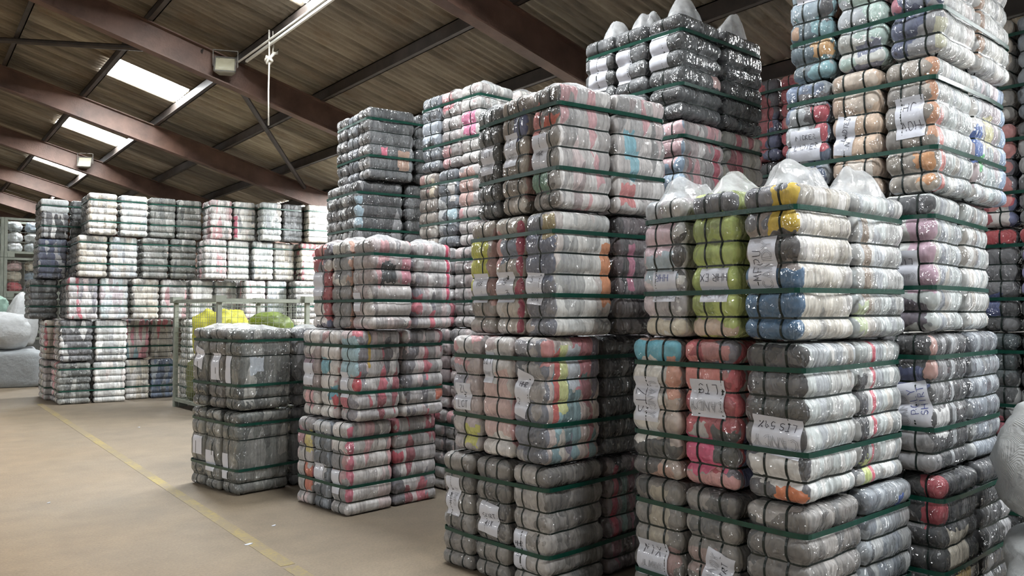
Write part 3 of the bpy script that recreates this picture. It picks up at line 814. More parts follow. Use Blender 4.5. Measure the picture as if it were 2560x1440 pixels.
# ---- nearest stack at the right (three cubes)
S = 'nearest stack at right'
A_D = 3.8
unit('A', S, 0, px(2010, A_D), 40, .37, .575, rows4(
    ('taupe', [END(-.1, .72, .35, .2, (.40, .36, .29)), END(-.5, .4, .3, .12, (.32, .20, .19))], lab(.15, .42, [('MIX', .05, 0, .05, 0, 'pen'), ('JUMBO', .035, 0, -.03, 0, 'print')], .2, .2), 'grey and beige'),
    ('taupe', [END(.3, .5, .5, .1, (.33, .24, .22))], lab(-.25, .46, [('CANDY', .045, -.03, 0, 90, 'print'), ('SKIRT', .035, .03, 0, 90, 'pen')], .16, .22, -14), 'brown-grey'),
    ('taupe', [], None, 'taupe-grey shiny'),
    ('bluegrey', [SIDE(.45, .84, .13, .07, (.05, .13, .45))])), 'two')
unit('A', S, 1, px(2010, A_D), 41, .365, .55, rows4(
    ('coral', [END(0, .93, 1.2, .09, (.10, .40, .52)), END(.45, .52, .6, .33, (.74, .72, .68)), END(-.75, .72, .25, .15, (.60, .30, .22)), END(0, .2, 1.2, .07, (.05, .05, .05))],
       lab(.35, .56, [('CANDY', .05, .04, 0, -90, 'print'), ('ZTS', .06, -.03, -.01, -90, 'pen')], .17, .25), 'white and coral'),
    ('redmix', [END(.3, .74, .7, .12, (.62, .20, .18)), END(.2, .22, .75, .12, (.66, .08, .20)), END(-.55, .28, .4, .14, (.06, .06, .06)), END(0, .04, 1.2, .05, (.60, .30, .30))],
       lab(.1, .6, [('LTS', .05, 0, .05, 180, 'pen'), ('CANDY', .05, 0, -.04, 180, 'print')], .2, .2), 'red, pink and navy'),
    ('blackwhite', [END(.0, .57, .8, .11, (.05, .048, .046)), END(.0, .2, .8, .12, (.66, .65, .64)), END(-.55, .04, .45, .06, (.62, .17, .05)), ],
       lab(-.05, .41, [('LTS 59%', .035, 0, .05, 180, 'pen'), ('CANDY', .055, 0, -.03, 180, 'print')], .24, .19, -4), 'black and white', 'palemint'),
    ('palemint', [SIDE(-.35, .5, .07, .6, (.55, .08, .12)), SIDE(-.75, .45, .16, .35, (.02, .02, .025)), SIDE(-.6, .1, .16, .12, (.50, .58, .18))], None, 'pale grey and red')), 'two')
unit('A', S, 2, px(1992, A_D), 38, .335, .55, rows4(
    ('pastel', [END(.3, .68, .7, .16, (.64, .48, .54)), END(.1, .5, .8, .10, (.42, .52, .60)), END(-.75, .58, .3, .15, (.045, .04, .04)), END(.1, .06, 1.2, .07, (.66, .60, .48))],
       lab(-.1, .36, [('HHR', .04, -.02, .05, 180, 'blue'), ('CANDY', .035, .01, -.05, 180, 'print')], .17, .17), 'lavender and pale blue'),
    ('lime', [END(0, .93, 1.3, .08, (.10, .105, .12)), END(0, .05, 1.2, .06, (.62, .48, .38))],
       lab(-.05, .36, [('HHR EX', .04, 0, .04, 180, 'pen'), ('CANDY', .04, 0, -.045, 180, 'print')], .18, .18)),
    ('slate', [CORNER(.83, .14, .95, .145, (.66, .46, .03)), END(-.7, .6, .55, .08, (.045, .04, .042)), CORNER(.23, .22, 1.9, .22, (.035, .115, .23))],
       lab(.25, .48, [('CANDY', .06, .03, 0, 90, 'print'), ('MFPU', .05, -.03, 0, 90, 'pen')], .17, .28, 3), 'yellow, slate and blue', 'cream'),
    ('palemint', [SIDE(-.6, .5, .14, .35, (.26, .20, .15)), SIDE(-.75, .15, .15, .1, (.50, .58, .36))], None)), 'two', film='tuft')

# ---- tall stack right behind it (five cubes)
S = 'tall stack at right edge'
FD = 4.48
unit('F', S, 0, px(2348, FD), 41, .32, 0.576, rows4('black', 'grey', ('black', [CORNER(.85, .3, .8, .2, (.35, .03, .05)), SIDE(-.2, .45, .5, .14, (.60, .55, .46)), SIDE(0, .15, .4, .14, (.58, .42, .14))], None, 'cream and red'), 'black'))
unit('F', S, 1, px(2332, FD), 42, .32, 0.576, rows4('char', 'black', ('black', [CORNER(.85, .25, .25, .2, (.45, .25, .22)), END(.2, .66, .9, .1, (.06, .08, .20)), SIDE(-.5, .35, .35, .09, (.62, .62, .62)), SIDE(.1, .6, .1, .6, (.36, .38, .40))],
       lab(-.2, .48, [('CANDY', .05, -.05, 0, 90, 'print'), ('POLY', .045, .015, .02, 90, 'blue'), ('SHIRT', .04, .07, .02, 90, 'blue')], .22, .26, 12)), 'bluegrey'))
unit('F', S, 2, px(2345, FD), 46, .32, 0.557, rows4('grey', 'grey', ('palemint', [END(0, .92, 1.3, .09, (.05, .052, .06)), END(-.5, .55, .55, .26, (.54, .36, .46)), END(.2, .12, .8, .1, (.12, .10, .13)), SIDE(-.5, .5, .12, .5, (.22, .24, .28))],
       lab(.1, .45, GEN), 'pink and pale grey'), 'palemint'))
unit('F', S, 3, px(2350, FD), 41.5, .32, 0.595, rows4(
    ('denim', [END(-.4, .75, .7, .14, (.14, .13, .14)), END(-.6, .6, .35, .2, (.45, .06, .09)), END(.4, .5, .4, .3, (.42, .45, .48))], lab(0, .48, [('NICKER', .03, 0, .05, 0, 'pen'), ('LADIES', .035, 0, -.01, 0, 'pen')], .22, .2, -2), 'blue, grey and red'),
    ('peach', [], lab(.4, .5, [('LADIES', .03, .0, .04, 80, 'pen'), ('N', .04, .03, -.05, 80, 'pen')], .13, .24, -8)),
    ('beige', [CORNER(.2, .05, .8, .12, (.55, .26, .10)), SIDE(-.72, .3, .10, .3, (.60, .20, .18)), SIDE(-.9, .7, .06, .3, (.56, .28, .16))],
       lab(.0, .56, [('JH', .05, .0, .06, 180, 'pen'), ('HOV', .05, .0, -.05, 180, 'pen')], .17, .24, 2), 'beige and orange', 'palemint'),
    ('pastel', [SIDE(-.8, .45, .15, .15, (.06, .14, .42)), SIDE(-.7, .32, .14, .07, (.06, .40, .12)), SIDE(-.2, .55, .25, .12, (.58, .55, .32)), SIDE(.75, .4, .25, .6, (.30, .40, .56))], None, 'pale blue and green')))
unit('F', S, 4, px(2368, FD), 41.5, .32, 0.576, rows4(
    ('teal', [END(-.5, .23, .5, .06, (.50, .28, .10)), END(.3, .7, .7, .2, (.34, .44, .52)), END(-.7, .55, .3, .1, (.05, .05, .06))], lab(-.05, .72, [('SHORT', .045, 0, .0, 180, 'blue')], .22, .12), 'teal and orange'),
    ('mint', [END(-.3, .65, .6, .09, (.42, .05, .08)), END(.3, .8, .5, .1, (.50, .24, .26)), END(.4, .4, .5, .12, (.42, .46, .50))], None, 'mint, pink and navy'),
    ('navy', [END(.8, .45, .25, .12, (.42, .12, .18)), CORNER(.12, .3, .3, .12, (.46, .46, .34))], None, 'navy-blue and white', 'white'),
    ('white', [SIDE(-.8, .6, .1, .5, (.40, .26, .18))], None)))

# ---- dark stack cut by the right frame edge
S = 'right frame-edge stack'
hx = c2w((2420-1280)/F_PX*6.1, 6.1)
def hc(lx, dep): return px(lx, dep)
for lvl, pals in enumerate((('black', 'black', 'char', 'char'), ('blackteal', 'blackteal', 'black', 'char'), ('blackred', 'blackred', 'black', 'char'), ('redmix', 'grey', 'grey', 'grey'), ('beige', 'bluegrey', 'grey', 'grey'))):
    cx, cy = px(2418, 6.1)
    rz = math.radians(41)-YAW
    W_ = .34
    corner = (cx + math.sin(rz)*W_*3, cy - math.cos(rz)*W_*3)
    rr = rows4(*pals)
    if lvl == 2:
        rr[(1, 0)] = ('blackred', [END(.0, .93, 1.2, .08, (.40, .02, .03)), END(.2, .62, .5, .12, (.26, .22, .42))], lab(.1, .4, [('NOV 22', .04, 0, .04, 0, 'pen'), ('CANDY', .04, 0, -.03, 0, 'print')], .2, .2))
        rr[(2, 0)] = ('blackwhite', [END(0, .93, 1.2, .08, (.40, .02, .03)), END(.2, .25, .5, .1, (.04, .06, .2))])
    if lvl == 4: rr.pop((0, 1))
    unit('H', S, lvl, corner, 41, W_, .6, rr)

# ---- central stack (four cubes)
S = 'central stack'
BD = 4.8
unit('B', S, 0, px(1366, BD), 44, .335, .56, rows4(
    ('taupe', [], lab(.25, .62, [('CANDY', .03, .03, 0, 90, 'print'), ('MIX 2', .03, -.02, 0, 90, 'pen')], .14, .26)),
    ('taupe', [], lab(.1, .5, [('SKIRT', .03, 0, .02, 10, 'pen'), ('MIX', .03, 0, -.03, 10, 'pen')], .18, .2, -6), 'brown-grey'),
    ('taupe', [], lab(.5, .32, [('HHR', .03, 0, .04, 0, 'pen'), ('25', .035, 0, -.02, 0, 'pen')], .12, .24), 'shiny grey'),
    ('plum', [SIDE(-.7, .6, .1, .3, (.45, .05, .09)), SIDE(-.35, .6, .1, .25, (.14, .24, .22))])))
unit('B', S, 1, px(1365, BD), 42, .315, .52, rows4(
    ('pinkgrey', [END(.4, .6, .5, .15, (.36, .36, .42)), END(-.4, .15, .5, .09, (.56, .56, .13))], lab(.1, .47, [('ZL', .05, 0, .05, 0, 'pen'), ('LOT', .045, 0, -.05, 0, 'pen')], .17, .18), 'lavender-grey and lime'),
    ('pinkwhite', [END(0, .45, .8, .26, (.62, .44, .42)), END(.5, .75, .5, .12, (.66, .66, .66))], lab(.55, .74, GEN, .11, .2), 'pink and white'),
    ('slate', [CORNER(.88, .3, .3, .1, (.5, .2, .2)), SIDE(-.62, .6, .10, .3, (.52, .10, .09)), SIDE(-.38, .66, .14, .28, (.60, .64, .28)), SIDE(.0, .75, .2, .16, (.55, .60, .66)), SIDE(.75, .75, .3, .18, (.40, .02, .05))][0:4],
       lab(.4, .55, [('HHR', .03, 0, .06, 10, 'pen'), ('26', .04, 0, -.05, 10, 'pen')], .15, .28, -16), 'slate, lime and red', 'striped'),
    'black'), 'one')
unit('B', S, 2, px(1387, BD), 36, .325, .51, rows4(
    ('brown', [END(.2, .6, .6, .22, (.52, .53, .06))], lab(.1, .4, [('MSE', .03, 0, .03, 0, 'pen')], .17, .2), 'brown and chartreuse'),
    ('beige', [END(0, .72, .7, .1, (.16, .19, .26)), END(.75, .75, .25, .14, (.55, .27, .26)), END(-.9, .4, .2, .5, (.35, .03, .08))], lab(.2, .4, [('G5', .035, 0, .04, 90, 'pen'), ('SN', .03, .03, -.04, 90, 'pen')], .2, .2), 'beige and slate'),
    ('slate', [END(.0, .64, .95, .21, (.13, .15, .22)), CORNER(.88, .1, .8, .1, (.36, .29, .14)), SIDE(.8, .5, .22, .27, (.62, .24, .10))],
       lab(.3, .38, [('S', .04, -.02, .06, 0, 'pen'), ('GX', .05, .01, -.05, 0, 'pen')], .17, .2, -4), 'slate-blue, cream and orange', 'white'),
    ('plum', [SIDE(-.5, .55, .12, .2, (.45, .16, .24))])), 'one')
unit('B', S, 3, px(1390, BD), 34, .31, .47, rows4(
    ('char', [], lab(0, .52, GEN, .17, .2), 'dark grey'),
    ('brown', [END(-.5, .72, .5, .11, (.08, .10, .22))], lab(.2, .55, GEN, .15, .22), 'brown-grey and navy'),
    ('taupe', [END(.65, .72, .35, .12, (.52, .17, .16)), CORNER(.70, .1, 1.0, .05, (.55, .10, .06)), END(.4, .22, .75, .09, (.12, .25, .18))],
       lab(.3, .46, [('HHR', .03, 0, 0, 0, 'pen')], .17, .24), 'taupe, red and sea-green', 'pinkwhite'),
    ('pinkwhite', [SIDE(-.45, .55, .2, .12, (.22, .46, .55)), SIDE(-.3, .4, .15, .12, (.25, .48, .56)), SIDE(-.5, .15, .3, .10, (.66, .24, .24))], None, 'pinkish cream')), 'two', film='low')

# ---- tall stack with charcoal top behind the gap
S = 'tall charcoal-topped stack'
PD = 5.72
for lvl, pl in enumerate((('grey',)*4, ('plum',)*4, ('taupe', 'grey', 'taupe', 'brown'))):
    unit('P', S, lvl, px(1712, PD), 41, .33, .55, rows4(*pl))
unit('P', S, 3, px(1708, PD), 41, .33, .55, rows4('lightblue', 'lightblue', ('lightblue', [SIDE(.6, .5, .14, .3, (.46, .08, .12))], None, 'light blue and pink', 'pinkgrey'), ('creamred', [SIDE(-.3, .55, .12, .4, (.50, .10, .14))])))
unit('P', S, 4, px(1706, PD), 41, .33, .55, rows4(('char', [], lab(0, .62, [], .19, .26, -6)), ('char', [], lab(.4, .62, [], .14, .26)), ('char', [SIDE(.75, .42, .25, .08, (.62, .40, .38))], lab(.35, .68, [], .18, .28)), 'black'), 'soft', film='knot')

# ---- stack half hidden between the tall ones
S = 'half-hidden rear stack'
QD = 7.6
for lvl, pl in enumerate((('grey',)*4, ('plum',)*4, ('black',)*4, ('blackwhite', 'blackwhite', 'black', 'char'), ('redmix', 'redmix', 'teal', 'char'))):
    cx, cy = px(1868, QD); rz = math.radians(41)-YAW
    unit('Q', S, lvl, (cx+math.sin(rz)*.34*3, cy-math.cos(rz)*.34*3), 41, .34, .6, rows4(*pl))

# ---- pink-and-white stack of three on the open floor
S = 'pink-and-white stack of three'
CD = 6.7
unit('C', S, 0, px(866, CD), 45, .275, .50, rows4(
    ('whitered', [END(.3, .8, .7, .1, (.46, .24, .28)), END(-.5, .74, .4, .12, (.56, .48, .16)), END(-.5, .3, .45, .16, (.60, .17, .10))], None, 'pink, yellow and orange'),
    ('bluegrey', [END(0, .94, 1.2, .08, (.5, .5, .51)), END(.2, .38, .7, .08, (.58, .58, .6))], lab(.2, .40, [], .17, .18)),
    ('pinkwhite', [CORNER(.55, .3, .2, .4, (.48, .10, .16)), END(.2, .6, .6, .1, (.22, .22, .24))], lab(.4, .35, [], .14, .2), 'white, pink and grey'),
    ('whitered', [SIDE(-.8, .55, .2, .08, (.50, .05, .09))])), 'one')
unit('C', S, 1, px(893, CD), 45, .30, .475, rows4(
    ('pinkwhite', [END(.3, .62, .6, .1, (.34, .24, .30))], lab(.2, .48, [], .17, .2), 'white and mauve'),
    ('pinkwhite', [END(.3, .6, .5, .08, (.16, .40, .50)), END(-.5, .3, .5, .08, (.12, .38, .50)), END(-.6, .2, .3, .06, (.5, .05, .08))], None, 'white and turquoise'),
    ('whitered', [END(-.1, .72, .85, .2, (.34, .52, .60)), CORNER(.42, .2, .5, .10, (.52, .04, .07)), SIDE(-.45, .8, .06, .2, (.60, .40, .06))], lab(.45, .40, [], .14, .22), 'pale blue, white and red', 'whitered'),
    ('whitered', [SIDE(.75, .27, .2, .07, (.52, .12, .06))])), 'one')
unit('C', S, 2, px(930, CD), 45, .325, .45, rows4(
    ('redmix', [END(.4, .5, .5, .18, (.6, .6, .61))], lab(.35, .52, [], .17, .22), 'red and white'),
    ('coral', [END(-.2, .72, .7, .14, (.24, .24, .25)), END(0, .2, 1, .3, (.20, .19, .19))], None, 'grey and white'),
    ('pinkgrey', [SIDE(-.2, .6, .35, .12, (.03, .035, .04)), SIDE(.75, .65, .3, .15, (.55, .22, .28)), ((.3, -1, .3), (1, .4, .2), (.56, .53, .52))], lab(.5, .3, [], .12, .16)),
    ('whitered', [SIDE(.72, .7, .08, .4, (.52, .02, .09)), SIDE(-.8, .3, .2, .1, (.5, .12, .16))])), 'one', film='low')

# ---- grey stack of two
S = 'grey stack of two'
DD = 7.45
unit('D', S, 0, px(594, DD), 48, .31, .58, rows4(('olive', [], lab(-.1, .52, [], .2, .18)), ('olive', [], lab(.2, .36, [], .18, .2)), ('olive', [], lab(.5, .34, [], .13, .24)), 'char'), 'belly')
unit('D', S, 1, px(600, DD), 48, .31, .58, rows4(('olive', [], lab(-.1, .62, [], .18, .2, -14)), ('taupe', [], lab(0, .52, [], .17, .26)), ('olive', [SIDE(-.35, .55, .25, .12, (.34, .38, .42))], lab(.5, .50, [], .13, .26)), 'char'), 'belly', film='low')

# ---- two five-high stacks behind
S = 'slim grey stack behind'
ID = 8.4
for lvl, (cx_, pl) in enumerate(((892, ('grey',)*4), (892, ('grey',)*4), (890, ('grey',)*4),
        (888, ('grey', 'grey', ('char', [CORNER(.5, .3, .6, .14, (.30, .42, .50)), CORNER(.72, .25, .4, .06, (.30, .42, .5))], None, 'dark grey and blue', 'black'), 'char')),
        (915, ('grey', 'bluegrey', ('grey', [SIDE(-.3, .36, .12, .07, (.60, .12, .20)), SIDE(.5, .3, .25, .14, (.42, .27, .20))], None, 'grey with pink patch', 'char'), 'char')))):
    rr = rows4(*pl); rr[(1, 1)] = ('grey',); rr[(2, 1)] = ('bluegrey',)
    unit('I', S, lvl, px(cx_, ID), 34, .29, .58, rr, 'one')
S = 'tall pinkish stack behind'
JD = 7.45
for lvl, (cx_, pl) in enumerate(((1160, ('mint', 'whitered', 'pinkgrey', 'grey')), (1170, ('striped', 'whitered', 'pinkgrey', 'grey')), (1180, ('brown', 'whitered', 'pinkgrey', 'grey')),
        (1190, (('brown', [END(-.6, .8, .2, .12, (.66, .58, .44))]), ('bluegrey', [END(-.6, .7, .3, .1, (.62, .61, .6)), END(-.5, .4, .4, .1, (.36, .5, .56))], None, 'grey and pale blue'), ('pinkgrey', [END(.2, .72, .8, .22, (.48, .30, .27))], None, 'salmon-pink and grey'), 'pinkgrey')),
        (1199, (('bluegrey', [END(0, .55, .8, .13, (.42, .48, .56))], None, 'grey and pale blue'), ('pinkgrey', [END(.2, .8, .6, .07, (.60, .12, .16))], None, 'grey and red'), ('pinkwhite', [END(.0, .5, .6, .15, (.60, .15, .30))], None, 'pinkish white with hot pink', 'white'), 'white')))):
    unit('J', S, lvl, px(cx_, JD), 41, .325, .47, rows4(*pl), 'one', film='low' if lvl == 4 else None)

# ---- far wall of bales at the left
ECOL = [
 ('far-left column of distant wall', 15.5, (112, 112, 72, 92, 97), ['pinkgrey', 'creamred', 'char', 'navy', ('blackwhite', [SIDE(0, .85, 1.2, .2, (.6, .64, .65))], None, 'black and white')], ['grey', 'grey', 'olive', 'char', 'char']),
 ('first full column of distant wall', 14.7, (146, 150, 168, 192, 217), ['olive', 'blackwhite', 'whitered', 'cream', 'cream'], ['white', 'white', 'pastel', 'palemint', 'palemint']),
 ('second column of distant wall', 15.0, (317, 315, 330, 353, 372), ['cream', 'striped', 'cream', 'olive', 'olive'], ['denim', 'creamred', 'pinkwhite', 'olive', 'olive']),
 ('third column of distant wall', 15.2, (470, 472, 478, 510, 524), ['cream', 'white', 'white', 'pinkwhite', 'pinkwhite'], ['white', 'pinkwhite', 'white', 'white', ('white', [SIDE(-.85, .35, .16, .3, (.42, .06, .12))], None, 'white and red')]),
 ('fourth column of distant wall', 15.4, (600, 604, 612, 632, 652), ['pinkgrey', 'pinkgrey', 'pinkwhite', 'palemint', 'palemint'], ['grey', 'pinkgrey', 'palemint', 'cream', 'char']),
 ('last column of distant wall', 15.7, (730, 734, 738, 752, 768), ['brown', 'beige', 'taupe', 'creamred', 'cream'], ['brown', 'beige', 'taupe', 'cream', 'white']),
]
E_AZ = 36; E_D = ((.52,)*5, (.58, .58, .52, .52, .515), (.45, .45, .51, .51, .49), (.445,)*5, (.435,)*5, (.54,)*5); E_PITCH = (.788,)*6
e_rz = math.radians(E_AZ)-YAW; e_ux = (math.cos(e_rz), math.sin(e_rz))
for lvl in range(5):
    end = None
    for ci, (nm, dep, cxs, p0, p1) in enumerate(ECOL):
        rr = rows4('pinkgrey' if lvl < 2 else 'char', 'creamred' if lvl < 2 else 'char', p0[lvl], p1[lvl])
        if ci > 1:
            rr.pop((2, 0)); rr[(1, 0)] = (p0[lvl] if isinstance(p0[lvl], str) else p0[lvl][0],)
        if ci > 1:                     # each column starts where the one before it ends
            v = px(cxs[lvl], 1.0); dep = max(14.9, end/(v[0]*e_ux[0]+v[1]*e_ux[1]))
        c = px(cxs[lvl], dep)
        if ci > 0: end = c[0]*e_ux[0]+c[1]*e_ux[1] + 2*E_D[ci][lvl] + .04
        unit('E%d' % ci, nm, lvl, c, E_AZ, .33, E_D[ci][lvl], rr, 'soft' if (ci+lvl) % 3 else 'one', pitch=E_PITCH[ci])

# ------------------------------------------------------------------ sacks
def sack_mesh(seed, sx, sy, sz, mat, ex=0.62, crease=.10, peak=0.0, ears=0.0):
    """filled sack: squashed superellipsoid with folds; stands on z = 0, height 2*sz"""
    v = []; f = []; nu, nv = 40, 26
    def sp(t, e): return math.copysign(abs(t)**e, t)
    for i in range(nv+1):
        ph = -math.pi/2 + math.pi*i/nv
        for k in range(nu):
            th = 2*math.pi*k/nu
            x = sp(math.cos(ph), ex)*sp(math.cos(th), ex); y = sp(math.cos(ph), ex)*sp(math.sin(th), ex); z = sp(math.sin(ph), ex*.9)
            q = Vector((x*1.7, y*1.7, z*1.7)) + Vector((seed*5.3, seed*1.9, 0))
            d = 1 + crease*noise.noise(q) + crease*.5*noise.noise(q*2.7) + crease*.2*(1-abs(noise.noise(q*5)))
            if z > 0: x *= 1-peak*z; y *= 1-peak*z
            if ears and z > .5: z += ears*(abs(x)*abs(y))*1.6
            v.append((x*d*sx, y*d*sy, max(-sz*.93, z*d*sz)+sz*.93))
    for i in range(nv):
        f += [(i*nu+k, i*nu+(k+1) % nu, (i+1)*nu+(k+1) % nu, (i+1)*nu+k) for k in range(nu)]
    return mesh('sack', v, f, mat, True)
def seam(sx, sy, z, mat):
    pts = []
    for k in range(25):
        t = -1+2*k/24; pts.append((t*sx*.8, 0, z-.03*t*t))
    return MB().tube(pts, .008, 5).mesh('seam', mat, True)
def sack(name, loc, rz, args, label, cat='sack', group=None, tie=None):
    o = obj(name, sack_mesh(*args), None, loc, rz); tag(o, label, cat, group)
    if tie: obj('seam', seam(args[1], args[2], 2*args[3]*.955, args[4]), o)
    return o
x, y = px(2725, 4.4); sack('woven_sack', (x, y, 0), .3, (3, .46, .40, .275, MAT['sack_white'], .6, .12), 'lower white woven sack on the floor at the right frame edge', tie=1)
x, y = px(2735, 4.42); sack('woven_sack', (x, y, .575), -.1, (8, .45, .40, .33, MAT['sack_white'], .55, .12, .12), 'upper white woven sack lying on another at the right frame edge', tie=1)
# far left, behind the distant wall of bales
x, y = px(22, 18.4); sack('wrapped_bundle', (x, y, 0), -.2, (5, .72, .45, .44, MAT['sack_grey'], .4, .06), 'grey wrapped bundle lying on the floor at far left', 'bundle')
x, y = px(14, 18.4); sack('white_sack', (x, y, .87), .2, (6, .50, .45, .42, MAT['sack_white'], .85, .12), 'round white sack on the grey bundle at far left', tie=1)
x, y = px(54, 19.9); sack('white_sack', (x, y, .90), .5, (9, .34, .36, .66, MAT['sack_white'], .8, .10, .5), 'tall peaked white sack behind the round one at far left')
x, y = px(56, 20.0); sack('grey_sack', (x, y, 0), .5, (10, .30, .32, .44, MAT['sack_grey'], .6, .10), 'grey sack under the peaked white sack at far left')
x, y = px(-22, 20.0); sack('green_sack', (x, y, 1.38), .1, (12, .34, .36, .38, MAT['sack_green'], .6, .14), 'pale green sack at the left frame edge')
x, y = px(-26, 20.0); sack('grey_sack', (x, y, 0), .1, (13, .33, .36, .68, MAT['sack_grey'], .5, .10), 'tall grey sack under the pale green one at far left')

# ------------------------------------------------------------------ mesh crates
def crate(name, label, corner, rz, lx, ly, z0, h, step, cap=False, group=None):
    e = empty(name, (corner[0], corner[1], z0), rz); tag(e, label, 'crate', group)
    for (x, y) in ((0, 0), (lx, 0), (0, ly), (lx, ly)):
        m = MB().box(x-.035, x+.035, y-.035, y+.035, 0, h)
        po = m.build('post', MAT['cage'], e)
        if cap: MB().box(x-.085, x+.085, y-.085, y+.085, h-.06, h+.05).build('post_cap', MAT['cage'], po)
    for zz in (.13, h-.03):
        for (a, b) in (((0, 0), (lx, 0)), ((lx, 0), (lx, ly)), ((lx, ly), (0, ly)), ((0, ly), (0, 0))):
            x0, x1 = sorted((a[0], b[0])); y0, y1 = sorted((a[1], b[1]))
            MB().box(x0-.022, x1+.022, y0-.022, y1+.022, zz-.03, zz+.03).build('rail', MAT['cage'], e)
    MB().box(0, lx, 0, ly, .10, .13).build('deck', MAT['cage'], e)
    for (a, b) in (((0, 0), (lx, 0)), ((lx, 0), (lx, ly)), ((lx, ly), (0, ly)), ((0, ly), (0, 0))):
        m = MB(); L = math.dist(a, b); n = int(L/step)
        for k in range(1, n):
            t = k/n; x = a[0]+(b[0]-a[0])*t; y = a[1]+(b[1]-a[1])*t
            m.bar((x, y, .13), (x, y, h-.03), .0035, 4)
        for k in range(1, int(h/step)):
            z = .13+(h-.16)*k/int(h/step); m.bar((a[0], a[1], z), (b[0], b[1], z), .0035, 4)
        o = m.build('wire_mesh', MAT['cage'], e); o['kind'] = 'stuff'
    for (x, y) in ((.12, .02), (lx-.12, .02), (.12, ly-.02), (lx-.12, ly-.02)):
        MB().box(x-.08, x+.08, y-.05, y+.05, 0, .10).build('foot', MAT['cage'], e)
    return e
CAZ = math.radians(41)-YAW
cc = px(548, 13.0)
crate('mesh_crate', 'grey-green steel mesh crate holding yellow and olive bags', cc, CAZ, 1.55, 2.05, 0, 1.93, .10, True)
def incrate(u, v, z): return (cc[0]+u*math.cos(CAZ)-v*math.sin(CAZ), cc[1]+u*math.sin(CAZ)+v*math.cos(CAZ), z)
for i, (u, v, z, a, lb) in enumerate((
    (.40, 1.62, .14, (21, .31, .31, .37, MAT['sack_moss'], .6, .16), 'moss green net bag low in the far end of the mesh crate'),
    (.42, .9, .14, (22, .31, .28, .37, MAT['sack_moss'], .6, .16), 'moss green net bag low in the middle of the mesh crate'),
    (1.12, 1.2, .14, (23, .31, .50, .37, MAT['sack_olive'], .6, .14), 'olive bag low at the back of the mesh crate'),
    (.78, .26, .14, (27, .55, .17, .37, MAT['sack_moss'], .6, .14), 'moss green bag low at the near end of the mesh crate'),
    (.45, 1.55, .90, (24, .28, .31, .42, MAT['sack_yellow'], .75, .2), 'bright yellow net bag heaped at the far end of the mesh crate'),
    (.45, .80, .92, (25, .28, .28, .42, MAT['sack_yellow'], .75, .2), 'bright yellow net bag beside the post of the mesh crate'),
    (1.12, .62, .94, (26, .27, .48, .40, MAT['sack_olive'], .75, .14), 'shiny olive bag on top of the mesh crate load'))):
    sack('net_bag' if 'net' in lb else 'plastic_bag', incrate(u, v, z), CAZ+.05*i, a, lb, 'bag', 'bags in the mesh crate')
# crate tower at far left with stuffed bags
rx, ry = px(12, 20.9)
TL = ['bottom', 'second', 'third', 'top']
bagm = [['sack_grey']*6, ['sack_cream', 'sack_white', 'sack_pink', 'sack_grey', 'sack_white', 'sack_pink'],
        ['sack_red', 'sack_blue', 'sack_pink', 'sack_cream', 'sack_blue', 'sack_red', 'sack_pink', 'sack_cream', 'sack_blue'],
        ['sack_white', 'sack_grey', 'sack_white', 'sack_white', 'sack_white', 'sack_grey', 'sack_grey', 'sack_blue', 'sack_white']]
cw = {'sack_grey': 'grey', 'sack_cream': 'cream', 'sack_white': 'white', 'sack_pink': 'pink', 'sack_red': 'red', 'sack_blue': 'blue-grey'}
proto = {}
for ci in range(2):
    for t in range(4):
        zb = t*1.05
        crate('stacking_crate', '%s steel mesh crate of the %s crate tower at far left' % (TL[t], ('right', 'left')[ci]), (rx-ci*1.36, ry), 0, 1.28, 1.0, zb, 1.04, .10, False, 'stacked mesh crates at far left')
        for k, mn in enumerate(bagm[t] if ci == 0 else bagm[t][:3]):
            key = (mn, k % 3)
            if key not in proto: proto[key] = sack_mesh(40+len(proto), .165, .165, .135, MAT[mn], .8, .16)
            o = obj('stuffed_bag', proto[key], None, (rx-ci*1.36+.22+.41*(k % 3), ry+.25+(.06 if k > 2 else 0), zb+.135+.285*(k//3)), k*.7)
            tag(o, 'small %s stuffed bag, %s row %s, in the %s crate of the %s tower' % (cw[mn], ('lower', 'middle', 'upper')[k//3], ('left', 'centre', 'right')[k % 3], TL[t], ('right', 'left')[ci]), 'bag', '%s bags in the %s crate, %s tower' % (cw[mn], TL[t], ('right', 'left')[ci]))

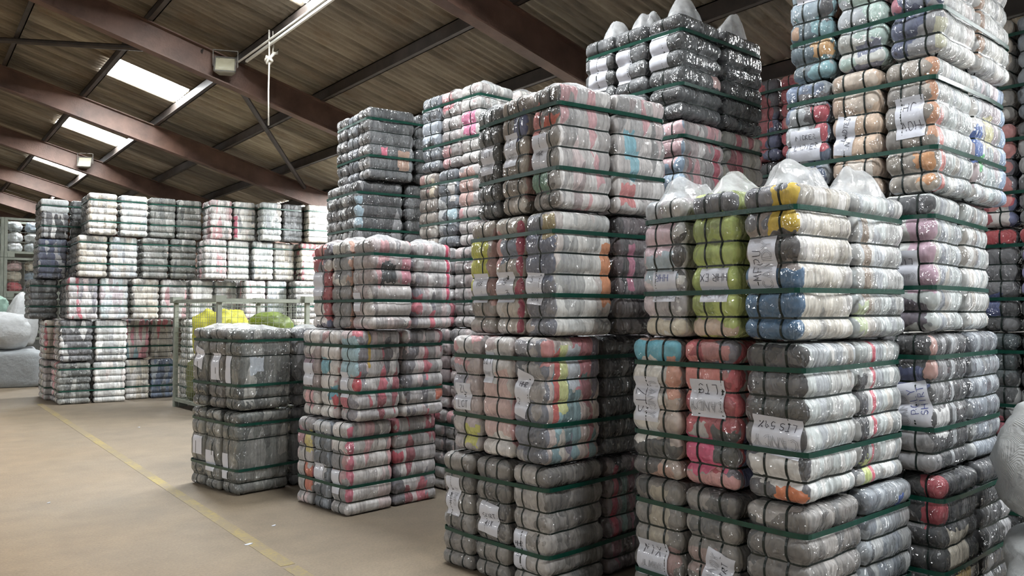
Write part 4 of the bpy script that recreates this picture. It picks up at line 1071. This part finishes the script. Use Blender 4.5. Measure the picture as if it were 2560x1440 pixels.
# ------------------------------------------------------------------ floodlights, rope, litter
def floodlight(loc, label, s=1.0):
    e = empty('floodlight', loc, math.radians(-22)); tag(e, label, 'lamp', 'floodlights on the rafters')
    tilt = math.radians(-32)
    R = Matrix.Rotation(tilt, 4, 'X')
    def T(m, name, mat, parent):
        mm = m.mesh(name, mat); mm.transform(R); return obj(name, mm, parent)
    m = MB()                              # tapered housing, open face towards -y
    a, b, d = .15*s, .15*s, .13*s
    m.v += [(-a, 0, -b), (a, 0, -b), (a, 0, b), (-a, 0, b), (-a*.55, d, -b*.55), (a*.55, d, -b*.55), (a*.55, d, b*.55), (-a*.55, d, b*.55)]
    m.f += [(4, 5, 6, 7), (0, 4, 5, 1), (1, 5, 6, 2), (2, 6, 7, 3), (3, 7, 4, 0)]
    body = T(m, 'housing', MAT['lampbody'], e)
    m = MB(); k = .9
    m.v += [(-a*k, .004, -b*k), (a*k, .004, -b*k), (a*k, .004, b*k), (-a*k, .004, b*k), (-a*.45, d*.8, -b*.35), (a*.45, d*.8, -b*.35), (a*.45, d*.8, b*.35), (-a*.45, d*.8, b*.35)]
    m.f += [(4, 7, 6, 5), (0, 1, 5, 4), (1, 2, 6, 5), (2, 3, 7, 6), (3, 0, 4, 7)]
    T(m, 'reflector', MAT['reflector'], body)
    T(MB().bar((-a*.6, d*.45, 0), (a*.6, d*.45, 0), .012, 8), 'lamp_tube', MAT['white'], body)
    fr = MB()
    for x0, x1, z0, z1 in ((-a, a, b*.86, b), (-a, a, -b, -b*.86), (-a, -a*.86, -b, b), (a*.86, a, -b, b)): fr.box(x0, x1, -.016, .004, z0, z1)
    T(fr, 'frame', MAT['lampbody'], e)
    T(MB().box(-a*.88, a*.88, -.006, -.002, -b*.88, b*.88), 'glass', MAT['glass'], e)
    br = MB().box(-a-.02, -a-.012, .03, .07, -.02, .22*s).box(a+.012, a+.02, .03, .07, -.02, .22*s).box(-a-.02, a+.02, .03, .07, .21*s, .22*s)
    br.build('bracket', MAT['lampbody'], e)
    return e
floodlight((3.62, RAFT0-.20, roof_z(3.62)-.42), 'square floodlight on the rafter by the hanging rope')
floodlight((3.45, RAFT0+2*BAY-.20, roof_z(3.45)-.42), 'square floodlight on the distant rafter by the small rooflight')
rx_, ry_ = 3.86, 10.35; zt = roof_z(rx_)-.2
e = empty('hanging_rope', (rx_, ry_, zt)); tag(e, 'knotted pale rope hanging from a purlin', 'rope')
MB().tube([(0, 0, .1), (.005, 0, -.3), (0, .004, -.7), (.003, 0, -1.18)], .011, 6).build('cord', MAT['rope'], e, True)
MB().tube([(.06, .02, .1), (.07, .02, -.1), (.05, .01, -.22), (.0, 0, -.33)], .009, 6).build('cord', MAT['rope'], e, True)
kn = MB()
for ph in (0, 1.1, 2.2):
    pts = [(.042*math.cos(t)*math.cos(ph), .042*math.sin(t), -.30+.04*math.cos(t)*math.sin(ph)+.02*math.sin(2*t)) for t in [6.2832*i/14 for i in range(15)]]
    kn.tube(pts, .018, 6)
kn.tube([(.02, 0, -.27), (.07, 0, -.2), (.11, .01, -.19), (.13, .01, -.13)], .02, 6, [1, 1.2, 1, .5])
kn.build('knot', MAT['rope'], e, True)
for i, (u, v, s) in enumerate(((627, 1356, .03), (352, 1067, .02), (812, 1255, .022), (130, 1254, .018), (690, 1310, .018))):
    x, y = floor_pt(u, v)
    m = MB(); rnd = random.Random(i)
    n = 7; pts = [(s*(.7+.5*rnd.random())*math.cos(6.283*k/n), s*(.4+.4*rnd.random())*math.sin(6.283*k/n)) for k in range(n)]
    m.prism(pts, lambda a, b: (a, b, .001), lambda a, b: (a, b, .004+.004*(a > 0)))
    o = m.build('paper_scrap', MAT['paper']); o.location = (x, y, 0)
    tag(o, ('largest pale scrap on the floor beside the yellow line', 'small pale scrap on the floor near the far bales', 'pale scrap on the floor before the pink-and-white stack', 'small scrap on the open floor at left', 'small scrap between the yellow line and the stacks')[i], 'litter')
